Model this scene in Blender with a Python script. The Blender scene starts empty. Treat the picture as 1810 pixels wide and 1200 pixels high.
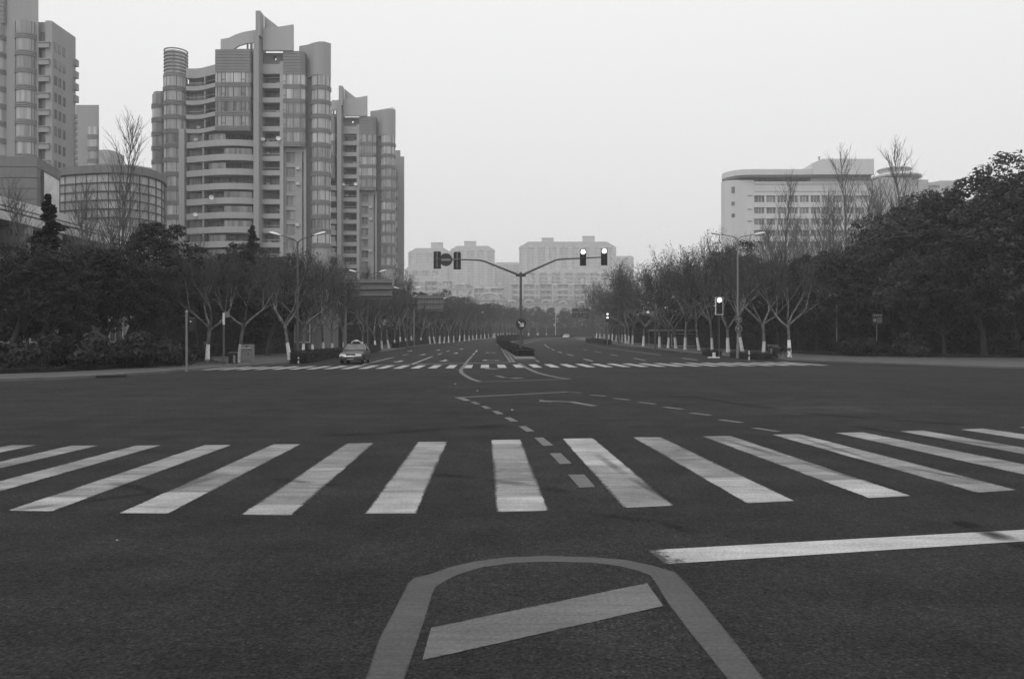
import bpy, math, random
from mathutils import Vector, Matrix

scene = bpy.context.scene
col = scene.collection
R = math.radians

# ------------------------------------------------------------------ camera
EYE, FOC, HOR, CX = 1.65, 1408.0, 602.0, 905.0      # eye height (m); focal length, horizon row and axis column in photo pixels
cam_data = bpy.data.cameras.new("camera")
cam_data.sensor_width = 36.0
cam_data.lens = 36.0 * FOC / 1810.0
cam_data.shift_y = (HOR - 600.0) / 1810.0
cam_data.clip_start, cam_data.clip_end = 0.1, 9000.0
cam = bpy.data.objects.new("camera", cam_data)
cam.location = (0, 0, EYE)
cam.rotation_euler = (R(90), 0, 0)
col.objects.link(cam)
scene.camera = cam

# ------------------------------------------------------------------ sky and sun (hazy overcast, neutral grey)
SUN_EL, SUN_AZ = 58.0, 215.0
HAZE = 0.00054                                       # density of the air
world = bpy.data.worlds.new("World")
scene.world = world
world.use_nodes = True
wn, wl = world.node_tree.nodes, world.node_tree.links
wn.clear()
w_out = wn.new("ShaderNodeOutputWorld")
w_bg = wn.new("ShaderNodeBackground")
w_bg.inputs["Strength"].default_value = 0.1
sky = wn.new("ShaderNodeTexSky")
sky.sky_type = 'NISHITA'
sky.sun_disc = False
sky.sun_elevation, sky.sun_rotation = R(SUN_EL), R(SUN_AZ)
sky.air_density, sky.dust_density = 2.0, 6.0
w_bw = wn.new("ShaderNodeRGBToBW")
wl.new(sky.outputs[0], w_bw.inputs[0])
w_tc = wn.new("ShaderNodeTexCoord")
w_sep = wn.new("ShaderNodeSeparateXYZ")
wl.new(w_tc.outputs["Generated"], w_sep.inputs[0])
w_rng = wn.new("ShaderNodeMapRange")               # overcast luminance: grows with the sine of the elevation
w_rng.inputs["From Min"].default_value, w_rng.inputs["From Max"].default_value = 0.0, 1.0
w_rng.inputs["To Min"].default_value, w_rng.inputs["To Max"].default_value = 8.0, 13.0
wl.new(w_sep.outputs["Z"], w_rng.inputs["Value"])
w_mix = wn.new("ShaderNodeMix")
w_mix.data_type = 'FLOAT'
w_mix.inputs["Factor"].default_value = 0.9
wl.new(w_bw.outputs[0], w_mix.inputs[2])
wl.new(w_rng.outputs[0], w_mix.inputs[3])
wl.new(w_mix.outputs[0], w_bg.inputs["Color"])
wl.new(w_bg.outputs[0], w_out.inputs["Surface"])

sun_data = bpy.data.lights.new("sun", 'SUN')
sun_data.energy = 1.0
sun_data.angle = R(28)
sun_data.color = (1.0, 1.0, 1.0)
sun = bpy.data.objects.new("sun", sun_data)
az = R(SUN_AZ)
sdir = Vector((math.sin(az) * math.cos(R(SUN_EL)), math.cos(az) * math.cos(R(SUN_EL)), math.sin(R(SUN_EL))))
sun.rotation_euler = (-sdir).to_track_quat('-Z', 'Y').to_euler()
sun.location = sdir * 200
col.objects.link(sun)

scene.view_settings.view_transform = 'Standard'
scene.view_settings.look = 'None'
scene.view_settings.exposure = 0.0
scene.view_settings.gamma = 1.0
scene.view_settings.use_curve_mapping = False
scene.render.engine = 'CYCLES'
scene.cycles.use_denoising = True
scene.cycles.max_bounces = 6
scene.cycles.diffuse_bounces = 3
scene.cycles.glossy_bounces = 2
scene.cycles.transmission_bounces = 4
scene.cycles.volume_bounces = 2
scene.cycles.transparent_max_bounces = 8
scene.cycles.caustics_reflective = scene.cycles.caustics_refractive = False

# ------------------------------------------------------------------ place helpers
def gz(y):
    """height of the ground: flat over the junction, then the avenue climbs gently"""
    s = y - 58.0
    if s <= 0: return 0.0
    if s < 60: return 0.5 * 0.014 / 60 * s * s
    if s < 250: return 0.42 + 0.014 * (s - 60)
    return 3.08
def px(p, d): return (p - CX) / FOC * d
def pz(p, d): return EYE + (HOR - p) / FOC * d
def ground_at(x, y, lift=0.0):
    """the ground point seen at a photo pixel"""
    lo, hi = 2.0, 305.0
    for _ in range(50):
        m = 0.5 * (lo + hi)
        if HOR + (EYE - gz(m) - lift) * FOC / m > y: lo = m
        else: hi = m
    return Vector((px(x, lo), lo, gz(lo)))
def lerp(a, b, t): return a + (b - a) * t
def pl(tab, v):
    """piecewise linear table"""
    if v <= tab[0][0]: return tab[0][1]
    for (a, fa), (b, fb) in zip(tab, tab[1:]):
        if v <= b: return lerp(fa, fb, (v - a) / (b - a))
    return tab[-1][1]
ORD = ["first","second","third","fourth","fifth","sixth","seventh","eighth","ninth","tenth","eleventh","twelfth","thirteenth","fourteenth","fifteenth","sixteenth","seventeenth","eighteenth","nineteenth","twentieth"]
TENS = ["", "", "twenty", "thirty", "forty", "fifty"]
def ordinal(i):
    if i < 20: return ORD[i]
    n = i + 1
    return TENS[n // 10] + ("-" + ORD[n % 10 - 1] if n % 10 else "th")

# ------------------------------------------------------------------ materials (all neutral greys)
def new_mat(name):
    m = bpy.data.materials.new(name)
    m.use_nodes = True
    nt = m.node_tree
    return m, nt, nt.nodes, nt.links, nt.nodes["Principled BSDF"]
def grey(v): return (v, v, v, 1.0)
def plain(name, v, rough=0.7, var=0.12, scale=1.5, metallic=0.0, spec=0.4, rand=0.0, bump=0.0, streak=False):
    """grey surface with noise in its tone, optional rain streaks, optional difference between objects"""
    m, nt, N, L, b = new_mat(name)
    b.inputs["Roughness"].default_value = rough
    b.inputs["Metallic"].default_value = metallic
    b.inputs["Specular IOR Level"].default_value = spec
    tc = N.new("ShaderNodeTexCoord")
    mp = N.new("ShaderNodeMapping")
    L.new(tc.outputs["Object"], mp.inputs["Vector"])
    if streak: mp.inputs["Scale"].default_value = (1.0, 1.0, 0.08)
    no = N.new("ShaderNodeTexNoise")
    no.inputs["Scale"].default_value = scale
    no.inputs["Detail"].default_value = 6
    no.inputs["Roughness"].default_value = 0.65
    L.new(mp.outputs[0], no.inputs["Vector"])
    mr = N.new("ShaderNodeMapRange")
    mr.inputs["From Min"].default_value, mr.inputs["From Max"].default_value = 0.3, 0.7
    mr.inputs["To Min"].default_value, mr.inputs["To Max"].default_value = v * (1 - var), v * (1 + var)
    L.new(no.outputs["Fac"], mr.inputs["Value"])
    last = mr.outputs[0]
    if rand:
        oi = N.new("ShaderNodeObjectInfo")
        r2 = N.new("ShaderNodeMapRange")
        r2.inputs["To Min"].default_value, r2.inputs["To Max"].default_value = 1 - rand, 1 + rand
        L.new(oi.outputs["Random"], r2.inputs["Value"])
        mu = N.new("ShaderNodeMath"); mu.operation = 'MULTIPLY'
        L.new(last, mu.inputs[0]); L.new(r2.outputs[0], mu.inputs[1])
        last = mu.outputs[0]
    L.new(last, b.inputs["Base Color"])
    if bump:
        bp = N.new("ShaderNodeBump")
        bp.inputs["Strength"].default_value = bump
        bp.inputs["Distance"].default_value = 0.02
        n2 = N.new("ShaderNodeTexNoise"); n2.inputs["Scale"].default_value = 25
        L.new(tc.outputs["Object"], n2.inputs["Vector"])
        L.new(n2.outputs["Fac"], bp.inputs["Height"])
        L.new(bp.outputs[0], b.inputs["Normal"])
    return m
def leaf_mat(name, v, var=0.45):
    m, nt, N, L, b = new_mat(name)
    b.inputs["Roughness"].default_value = 0.6
    b.inputs["Specular IOR Level"].default_value = 0.12
    ge = N.new("ShaderNodeNewGeometry")
    mr = N.new("ShaderNodeMapRange")
    mr.inputs["To Min"].default_value, mr.inputs["To Max"].default_value = v * (1 - var), v * (1 + var)
    L.new(ge.outputs["Random Per Island"], mr.inputs["Value"])
    oi = N.new("ShaderNodeObjectInfo")
    r2 = N.new("ShaderNodeMapRange")
    r2.inputs["To Min"].default_value, r2.inputs["To Max"].default_value = 0.5, 1.7
    L.new(oi.outputs["Random"], r2.inputs["Value"])
    mu = N.new("ShaderNodeMath"); mu.operation = 'MULTIPLY'
    L.new(mr.outputs[0], mu.inputs[0]); L.new(r2.outputs[0], mu.inputs[1])
    L.new(mu.outputs[0], b.inputs["Base Color"])
    return m
def glow(name, v):
    m, nt, N, L, b = new_mat(name)
    b.inputs["Base Color"].default_value = grey(0.8)
    b.inputs["Emission Color"].default_value = grey(1.0)
    b.inputs["Emission Strength"].default_value = v
    return m
def curtain_glass(name, lo, hi, rough=0.12):
    """window glass with drawn curtains behind it: folds, and a tone that differs from window to window"""
    m, nt, N, L, b = new_mat(name)
    b.inputs["Roughness"].default_value = rough
    b.inputs["Specular IOR Level"].default_value = 0.5
    tc = N.new("ShaderNodeTexCoord"); oi = N.new("ShaderNodeObjectInfo")
    mp = N.new("ShaderNodeMapping"); mp.inputs["Scale"].default_value = (1.0, 1.0, 0.05)
    off = N.new("ShaderNodeVectorMath"); off.operation = 'ADD'
    L.new(tc.outputs["Object"], off.inputs[0])
    sc = N.new("ShaderNodeVectorMath"); sc.operation = 'SCALE'; sc.inputs[0].default_value = (37.0, 11.0, 53.0)
    L.new(oi.outputs["Random"], sc.inputs["Scale"])
    L.new(sc.outputs[0], off.inputs[1])
    L.new(off.outputs[0], mp.inputs["Vector"])
    no = N.new("ShaderNodeTexNoise"); no.inputs["Scale"].default_value = 1.3; no.inputs["Detail"].default_value = 3
    L.new(mp.outputs[0], no.inputs["Vector"])
    mr = N.new("ShaderNodeMapRange")
    mr.inputs["From Min"].default_value, mr.inputs["From Max"].default_value = 0.32, 0.68
    mr.inputs["To Min"].default_value, mr.inputs["To Max"].default_value = lo, hi
    L.new(no.outputs["Fac"], mr.inputs["Value"])
    r2 = N.new("ShaderNodeMapRange")
    r2.inputs["To Min"].default_value, r2.inputs["To Max"].default_value = 0.72, 1.2
    L.new(oi.outputs["Random"], r2.inputs["Value"])
    mu = N.new("ShaderNodeMath"); mu.operation = 'MULTIPLY'
    L.new(mr.outputs[0], mu.inputs[0]); L.new(r2.outputs[0], mu.inputs[1])
    L.new(mu.outputs[0], b.inputs["Base Color"])
    return m
def asphalt_mat(name, v, spec=0.35):
    m, nt, N, L, b = new_mat(name)
    tc = N.new("ShaderNodeTexCoord")
    def noise(scale, detail, sx=1.0, sy=1.0, rot=0.0):
        mp = N.new("ShaderNodeMapping"); mp.inputs["Scale"].default_value = (sx, sy, 1)
        mp.inputs["Rotation"].default_value = (0, 0, rot)
        L.new(tc.outputs["Object"], mp.inputs["Vector"])
        n = N.new("ShaderNodeTexNoise"); n.inputs["Scale"].default_value = scale; n.inputs["Detail"].default_value = detail
        n.inputs["Roughness"].default_value = 0.6
        L.new(mp.outputs[0], n.inputs["Vector"])
        return n.outputs["Fac"]
    def rng(src, a, c, lo, hi):
        r = N.new("ShaderNodeMapRange")
        r.inputs["From Min"].default_value, r.inputs["From Max"].default_value = a, c
        r.inputs["To Min"].default_value, r.inputs["To Max"].default_value = lo, hi
        L.new(src, r.inputs["Value"]); return r.outputs[0]
    def mul(a, c):
        q = N.new("ShaderNodeMath"); q.operation = 'MULTIPLY'
        L.new(a, q.inputs[0]); L.new(c, q.inputs[1]); return q.outputs[0]
    t = rng(noise(0.16, 6), 0.3, 0.7, v * 0.82, v * 1.2)             # broad patches
    t = mul(t, rng(noise(1.3, 7), 0.3, 0.7, 0.78, 1.22))              # worn blotches
    t = mul(t, rng(noise(0.9, 5, 0.08, 1.0, 0.05), 0.35, 0.7, 1.07, 0.84))   # traffic streaks along the cross street
    t = mul(t, rng(noise(0.7, 5, 1.0, 0.07, 0.03), 0.35, 0.7, 1.06, 0.88))   # traffic streaks along the avenue
    t = mul(t, rng(noise(42, 5), 0.3, 0.72, 0.35, 1.95))
    t = mul(t, rng(noise(14, 6), 0.3, 0.7, 0.68, 1.36))              # aggregate
    vo = N.new("ShaderNodeTexVoronoi"); vo.inputs["Scale"].default_value = 75
    L.new(tc.outputs["Object"], vo.inputs["Vector"])
    t = mul(t, rng(vo.outputs["Color"], 0.74, 0.97, 1.0, 2.1))        # pale chippings
    t = mul(t, rng(vo.outputs["Distance"], 0.0, 0.6, 1.08, 0.8))
    # fine cracks, only here and there
    cn = N.new("ShaderNodeTexNoise"); cn.inputs["Scale"].default_value = 0.8; cn.inputs["Detail"].default_value = 6
    L.new(tc.outputs["Object"], cn.inputs["Vector"])
    cm = N.new("ShaderNodeVectorMath"); cm.operation = 'MULTIPLY_ADD'
    L.new(cn.outputs["Color"], cm.inputs[0]); cm.inputs[1].default_value = (2.2, 2.2, 0); L.new(tc.outputs["Object"], cm.inputs[2])
    cv = N.new("ShaderNodeTexVoronoi"); cv.feature = 'DISTANCE_TO_EDGE'; cv.inputs["Scale"].default_value = 0.22
    L.new(cm.outputs[0], cv.inputs["Vector"])
    crack = rng(cv.outputs["Distance"], 0.0, 0.0035, 0.45, 1.0)
    where = rng(noise(0.3, 3), 0.52, 0.60, 0.0, 1.0)
    mxc = N.new("ShaderNodeMix"); mxc.data_type = 'FLOAT'
    L.new(where, mxc.inputs["Factor"]); mxc.inputs[2].default_value = 1.0; L.new(crack, mxc.inputs[3])
    t = mul(t, mxc.outputs[0])
    L.new(t, b.inputs["Base Color"])
    b.inputs["Roughness"].default_value = 0.92
    b.inputs["Specular IOR Level"].default_value = spec
    bp = N.new("ShaderNodeBump"); bp.inputs["Strength"].default_value = 0.55; bp.inputs["Distance"].default_value = 0.012
    L.new(vo.outputs["Distance"], bp.inputs["Height"])
    L.new(bp.outputs[0], b.inputs["Normal"])
    return m
def paint_mat(name, v, road, wear=0.45, soft=0.10):
    """road paint worn down to the asphalt: streaks, crumbled edges (uses the marking's own UVs)"""
    m, nt, N, L, b = new_mat(name)
    tc = N.new("ShaderNodeTexCoord"); ge = N.new("ShaderNodeNewGeometry")
    def noise(scale, detail, sc=(1, 1, 1)):
        mp = N.new("ShaderNodeMapping"); mp.inputs["Scale"].default_value = sc
        L.new(ge.outputs["Position"], mp.inputs["Vector"])
        n = N.new("ShaderNodeTexNoise"); n.inputs["Scale"].default_value = scale; n.inputs["Detail"].default_value = detail
        n.inputs["Roughness"].default_value = 0.65
        L.new(mp.outputs[0], n.inputs["Vector"]); return n.outputs["Fac"]
    def math_(op, a, c):
        q = N.new("ShaderNodeMath"); q.operation = op
        for i, s in enumerate((a, c)):
            if hasattr(s, "node"): L.new(s, q.inputs[i])
            else: q.inputs[i].default_value = s
        return q.outputs[0]
    def rng(src, a, c, lo, hi):
        r = N.new("ShaderNodeMapRange")
        r.inputs["From Min"].default_value, r.inputs["From Max"].default_value = a, c
        r.inputs["To Min"].default_value, r.inputs["To Max"].default_value = lo, hi
        L.new(src, r.inputs["Value"]); return r.outputs[0]
    grain = noise(38, 3)
    streak = noise(1.0, 9, (0.45, 3.2, 1))
    blot = noise(1.2, 5)
    scratch = noise(1.0, 4, (0.7, 26.0, 1))
    scuff = noise(0.55, 7)
    tone = math_('MULTIPLY', rng(streak, 0.28, 0.72, 1 - wear, 1.12), rng(blot, 0.3, 0.7, 1 - wear * 0.6, 1.08))
    tone = math_('MULTIPLY', tone, rng(grain, 0.25, 0.75, 0.66, 1.28))
    tone = math_('MULTIPLY', tone, rng(scratch, 0.36, 0.6, 1 - wear * 0.55, 1.05))
    tone = math_('MULTIPLY', tone, rng(scuff, 0.36, 0.62, 1 - wear * 0.75, 1.1))
    tone = math_('MULTIPLY', tone, v * 1.22)
    # edges
    sp = N.new("ShaderNodeSeparateXYZ"); L.new(tc.outputs["UV"], sp.inputs[0])
    ex = math_('MINIMUM', sp.outputs["X"], math_('SUBTRACT', 1.0, sp.outputs["X"]))
    edge = rng(ex, 0.0, soft, 0.0, 0.5)
    rag = noise(9, 4)
    cover = math_('ADD', edge, math_('ADD', math_('MULTIPLY', grain, 0.25), math_('MULTIPLY', rag, 0.25)))
    cover = math_('ADD', cover, math_('MULTIPLY', rng(scuff, 0.3, 0.6, -0.16, 0.12), 1.0))
    cover = math_('ADD', cover, rng(noise(15, 5, (0.6, 1.6, 1)), 0.3, 0.7, -0.30 * wear / 0.45, 0.16))
    fac = rng(cover, 0.30, 0.50, 0.0, 1.0)
    mx = N.new("ShaderNodeMix"); mx.data_type = 'FLOAT'
    L.new(fac, mx.inputs["Factor"])
    mx.inputs[2].default_value = road
    L.new(tone, mx.inputs[3])
    L.new(mx.outputs[0], b.inputs["Base Color"])
    b.inputs["Roughness"].default_value = 0.75
    b.inputs["Specular IOR Level"].default_value = 0.3
    bp = N.new("ShaderNodeBump"); bp.inputs["Strength"].default_value = 0.35; bp.inputs["Distance"].default_value = 0.008
    L.new(grain, bp.inputs["Height"]); L.new(bp.outputs[0], b.inputs["Normal"])
    return m
def stain_mat(name, v, density):
    """thin dark tyre rubber: patchy cover over the road"""
    m, nt, N, L, b = new_mat(name)
    b.inputs["Base Color"].default_value = grey(v)
    b.inputs["Specular IOR Level"].default_value = 0.05
    b.inputs["Roughness"].default_value = 0.95
    tc = N.new("ShaderNodeTexCoord"); ge = N.new("ShaderNodeNewGeometry")
    sp = N.new("ShaderNodeSeparateXYZ"); L.new(tc.outputs["UV"], sp.inputs[0])
    def math_(op, a, c):
        q = N.new("ShaderNodeMath"); q.operation = op
        for i, s in enumerate((a, c)):
            if hasattr(s, "node"): L.new(s, q.inputs[i])
            else: q.inputs[i].default_value = s
        return q.outputs[0]
    def bell(s):
        return math_('MULTIPLY', math_('MULTIPLY', s, math_('SUBTRACT', 1.0, s)), 4.0)
    no = N.new("ShaderNodeTexNoise"); no.inputs["Scale"].default_value = 3.0; no.inputs["Detail"].default_value = 6
    L.new(ge.outputs["Position"], no.inputs["Vector"])
    a = math_('MULTIPLY', math_('MULTIPLY', bell(sp.outputs["X"]), bell(sp.outputs["Y"])), no.outputs["Fac"])
    a = math_('MULTIPLY', a, density)
    L.new(a, b.inputs["Alpha"])
    return m

M = {}
M['asphalt'] = asphalt_mat("asphalt", 0.0238, 0.10)
M['paint'] = paint_mat("white_road_paint", 0.275, 0.027, wear=0.55)
M['paint_new'] = paint_mat("repainted_white", 0.36, 0.027, wear=0.42, soft=0.06)
M['paint_bright'] = paint_mat("fresh_white_road_paint", 0.34, 0.032, wear=0.25, soft=0.03)
M['paint_far'] = paint_mat("far_white_road_paint", 0.30, 0.034, wear=0.25, soft=0.02)
M['paint_dull'] = paint_mat("dull_road_paint", 0.056, 0.027, wear=0.22, soft=0.10)
M['paint_mid'] = paint_mat("yellow_road_paint", 0.10, 0.027, wear=0.25, soft=0.06)
M['rubber'] = stain_mat("tyre_rubber", 0.018, 0.6)
M['soil'] = plain("soil", 0.045, 0.95, 0.35, 0.6, bump=0.5)
M['pave'] = plain("pavement_slabs", 0.055, 0.9, 0.22, 0.9, bump=0.3)
M['kerb'] = plain("kerb_stone", 0.105, 0.85, 0.25, 0.8, bump=0.3)
M['iron'] = plain("cast_iron", 0.03, 0.9, 0.3, 4.0, spec=0.05)
M['wall_mid'] = plain("tower_wall", 0.31, 0.8, 0.10, 0.25, streak=True)
M['wall_light'] = plain("pale_band", 0.37, 0.8, 0.10, 0.3, streak=True)
M['wall_dark'] = plain("dark_spandrel", 0.21, 0.75, 0.10, 0.4, streak=True)
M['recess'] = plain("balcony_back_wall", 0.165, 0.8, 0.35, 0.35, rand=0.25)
M['frame_dark'] = plain("dark_frame", 0.07, 0.5, 0.1, 2.0)
M['frame_light'] = plain("pale_frame", 0.5, 0.5, 0.1, 2.0)
M['glass'] = curtain_glass("curtained_glass", 0.24, 0.50)
M['glass_mid'] = curtain_glass("half_curtained_glass", 0.10, 0.34)
M['glass_dark'] = curtain_glass("dark_glass", 0.08, 0.23)
M['glass_drum'] = curtain_glass("frosted_panel_glass", 0.26, 0.38, 0.3)
M['stone_block'] = plain("stone_cladding", 0.16, 0.85, 0.15, 0.5, streak=True)
M['fascia'] = plain("white_fascia", 0.62, 0.75, 0.15, 0.7, streak=True)
M['poster'] = plain("pale_billboard", 0.62, 0.6, 0.25, 0.5)
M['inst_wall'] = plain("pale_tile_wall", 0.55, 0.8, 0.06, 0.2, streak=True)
M['inst_grey'] = plain("grey_tile_wall", 0.40, 0.8, 0.06, 0.2, streak=True)  # darker tile grey: recessed wall, string courses, saucer roofed building
M['far_wall'] = plain("apartment_wall", 0.44, 0.85, 0.08, 0.1)  # apartment tones pale and close together: part of the distance haze is painted in
M['far_trim'] = plain("apartment_trim", 0.50, 0.8, 0.06, 0.2)
M['far_roof'] = plain("apartment_roof", 0.24, 0.85, 0.1, 0.2)
M['far_glass'] = plain("apartment_glass", 0.34, 0.4, 0.45, 0.35)
M['bark'] = plain("plane_bark", 0.15, 0.9, 0.55, 2.2, bump=0.5)
M['bark_pale'] = plain("pale_plane_bark", 0.12, 0.9, 0.8, 2.5, bump=0.4)
M['bark_dark'] = plain("dark_bark", 0.035, 0.95, 0.4, 3.0, bump=0.6)
M['twig_pale'] = plain("pale_bare_twigs", 0.11, 0.95, 0.3, 2.0)
M['twig'] = plain("bare_twigs", 0.05, 0.95, 0.3, 2.0)
M['wash'] = plain("whitewash", 0.62, 0.9, 0.22, 3.0, bump=0.3, rand=0.12)
M['leaf'] = leaf_mat("evergreen_leaf", 0.032)
M['leaf_mid'] = leaf_mat("dull_leaf", 0.050)
M['leaf_brown'] = leaf_mat("dry_leaf", 0.075)
M['leaf_dark'] = leaf_mat("dark_evergreen_leaf", 0.019)
M['shrub'] = leaf_mat("shrub_leaf", 0.023)
M['hedge'] = leaf_mat("hedge_leaf", 0.030)
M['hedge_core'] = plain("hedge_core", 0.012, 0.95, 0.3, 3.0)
M['steel'] = plain("galvanised_steel", 0.20, 0.5, 0.12, 2.0, metallic=0.3)
M['steel_dark'] = plain("dark_steel", 0.075, 0.55, 0.15, 2.0)
M['sign_back'] = plain("sign_back", 0.15, 0.6, 0.12, 1.0)
M['black'] = plain("black_housing", 0.012, 0.5, 0.2, 2.0)
M['blue_sign'] = plain("dark_sign_face", 0.028, 0.45, 0.1, 2.0)
M['white_mark'] = plain("white_mark", 0.55, 0.6, 0.05, 2.0)
M['grey_mark'] = plain("grey_mark", 0.22, 0.6, 0.05, 2.0)
M['lamp_head'] = plain("lamp_head", 0.60, 0.45, 0.08, 2.0)
M['cabinet'] = plain("cabinet_paint", 0.20, 0.6, 0.12, 1.5, streak=True)
M['bin_side'] = plain("bin_panel", 0.20, 0.6, 0.1, 2.0)
M['lit'] = glow("lit_signal", 6.0)
M['lit_small'] = glow("lit_small_signal", 2.5)
M['car_paint'] = plain("grey_car_paint", 0.05, 0.35, 0.06, 1.0, spec=0.35)
M['car_glass'] = plain("car_glass", 0.075, 0.12, 0.5, 2.0, spec=0.5)
M['chrome'] = plain("chrome", 0.55, 0.2, 0.05, 1.0, metallic=0.9)
M['tyre'] = plain("tyre", 0.015, 0.85, 0.2, 2.0)
M['rim'] = plain("wheel_rim", 0.25, 0.4, 0.1, 2.0, metallic=0.5)
M['head_lens'] = plain("headlamp_lens", 0.75, 0.15, 0.05, 2.0, spec=0.8)
M['white_car'] = plain("white_car_paint", 0.35, 0.3, 0.04, 1.0, spec=0.6)

# ------------------------------------------------------------------ mesh helpers
class MB:
    """collects shapes and links them as ONE mesh object; o = world point that becomes the object's origin"""
    def __init__(self, o=(0, 0, 0)):
        self.v, self.f, self.uv, self.o = [], [], None, Vector(o)
    def face(self, pts):
        n = len(self.v); self.v += [tuple(p) for p in pts]; self.f.append(tuple(range(n, n + len(pts))))
    def box(self, x0, x1, y0, y1, z0, z1):
        n = len(self.v)
        self.v += [(x0,y0,z0),(x1,y0,z0),(x1,y1,z0),(x0,y1,z0),(x0,y0,z1),(x1,y0,z1),(x1,y1,z1),(x0,y1,z1)]
        for q in ((0,3,2,1),(4,5,6,7),(0,1,5,4),(1,2,6,5),(2,3,7,6),(3,0,4,7)): self.f.append(tuple(n + i for i in q))
        return self
    def bbox(self, x0, x1, y0, y1, z0, z1, c=0.02):
        """box with chamfered vertical edges and top"""
        pts = [(x0+c,y0),(x1-c,y0),(x1,y0+c),(x1,y1-c),(x1-c,y1),(x0+c,y1),(x0,y1-c),(x0,y0+c)]
        cx, cy = (x0+x1)/2, (y0+y1)/2
        n = len(self.v)
        for z, s in ((z0, 0), (z1 - c, 0), (z1, c)):
            for (x, y) in pts: self.v.append((x - math.copysign(s, x - cx), y - math.copysign(s, y - cy), z))
        for r in range(2):
            for i in range(8):
                j = (i + 1) % 8
                self.f.append((n+r*8+i, n+r*8+j, n+r*8+8+j, n+r*8+8+i))
        self.f.append(tuple(n + 16 + i for i in range(8))); self.f.append(tuple(n + 7 - i for i in range(8)))
        return self
    def tube(self, pts, rad, n=6, cap=True):
        """tapered tube along a polyline"""
        pts = [Vector(p) for p in pts]
        if not hasattr(rad, '__len__'): rad = [rad] * len(pts)
        base = len(self.v)
        up = Vector((0, 0, 1))
        prev = None
        for i, p in enumerate(pts):
            t = (pts[min(i+1, len(pts)-1)] - pts[max(i-1, 0)])
            if t.length < 1e-9: t = up.copy()
            t.normalize()
            if prev is None:
                a = t.cross(up)
                if a.length < 0.05: a = t.cross(Vector((1, 0, 0)))
            else:
                a = prev - t * prev.dot(t)
                if a.length < 1e-6: a = t.cross(up)
            a.normalize(); prev = a
            b = t.cross(a)
            for k in range(n):
                g = 2 * math.pi * k / n
                self.v.append(tuple(p + (a * math.cos(g) + b * math.sin(g)) * rad[i]))
        for i in range(len(pts) - 1):
            for k in range(n):
                j = (k + 1) % n
                self.f.append((base+i*n+k, base+i*n+j, base+(i+1)*n+j, base+(i+1)*n+k))
        if cap:
            self.f.append(tuple(base + n - 1 - k for k in range(n)))
            self.f.append(tuple(base + (len(pts)-1)*n + k for k in range(n)))
        return self
    def prism(self, poly, y0, y1):
        """polygon in the x-z plane pushed from y0 to y1"""
        n = len(self.v); m = len(poly)
        self.v += [(x, y0, z) for x, z in poly] + [(x, y1, z) for x, z in poly]
        self.f.append(tuple(n + i for i in range(m))); self.f.append(tuple(n + 2*m - 1 - i for i in range(m)))
        for i in range(m):
            j = (i + 1) % m
            self.f.append((n + j, n + i, n + m + i, n + m + j))
        return self
    def slab(self, poly, z0, z1):
        """polygon in plan pushed from z0 to z1"""
        n = len(self.v); m = len(poly)
        self.v += [(x, y, z0) for x, y in poly] + [(x, y, z1) for x, y in poly]
        self.f.append(tuple(n + m - 1 - i for i in range(m))); self.f.append(tuple(n + m + i for i in range(m)))
        for i in range(m):
            j = (i + 1) % m
            self.f.append((n + i, n + j, n + m + j, n + m + i))
        return self
    def lathe(self, prof, n=20, c=(0, 0), a0=0.0, a1=360.0):
        """profile of (radius, z) turned about a vertical axis; open when the sweep is under 360"""
        full = abs(a1 - a0) >= 359.9
        k = n if full else n + 1
        base = len(self.v); m = len(prof)
        for i in range(k):
            g = R(lerp(a0, a1, i / n))
            for r, z in prof: self.v.append((c[0] + r * math.cos(g), c[1] + r * math.sin(g), z))
        for i in range(n):
            i2 = (i + 1) % k
            for j in range(m - 1):
                self.f.append((base+i*m+j, base+i2*m+j, base+i2*m+j+1, base+i*m+j+1))
        return self
    def ribbon(self, plan, z0, z1, thick=0.2):
        """upright wall of given thickness along a plan polyline (outer side on the right of its direction)"""
        P = [Vector((x, y)) for x, y in plan]
        inner = []
        for i, p in enumerate(P):
            t = (P[min(i+1, len(P)-1)] - P[max(i-1, 0)]).normalized()
            inner.append(p + Vector((-t.y, t.x)) * thick)
        n = len(self.v); m = len(P)
        for q in (P, inner):
            for z in (z0, z1): self.v += [(p.x, p.y, z) for p in q]
        a, b, c, d = n, n + m, n + 2*m, n + 3*m
        for i in range(m - 1):
            self.f += [(a+i, a+i+1, b+i+1, b+i), (c+i+1, c+i, d+i, d+i+1), (b+i, b+i+1, d+i+1, d+i), (a+i+1, a+i, c+i, c+i+1)]
        self.f += [(a, b, d, c), (a+m-1, c+m-1, d+m-1, b+m-1)]
        return self
    def mesh(self, name):
        me = bpy.data.meshes.new(name)
        ox, oy, oz = self.o
        me.from_pydata([(x-ox, y-oy, z-oz) for x, y, z in self.v], [], self.f)
        me.update()
        return me
    def build(self, name, mat, parent=None, loc=None, smooth=False):
        me = self.mesh(name)
        if smooth: me.shade_smooth()
        return put(name, me, mat, parent, loc if loc is not None else (tuple(self.o) if parent is None else (0, 0, 0)))
def put(name, me, mat, parent=None, loc=(0, 0, 0), rot=(0, 0, 0), scl=(1, 1, 1)):
    if not me.materials: me.materials.append(M[mat])
    o = bpy.data.objects.new(name, me)
    o.location, o.rotation_euler, o.scale = loc, rot, scl
    o.parent = parent
    col.objects.link(o)
    return o
def tag(o, label=None, cat=None, group=None, kind=None):
    if label: o["label"] = label
    if cat: o["category"] = cat
    if group: o["group"] = group
    if kind: o["kind"] = kind
    return o
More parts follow.
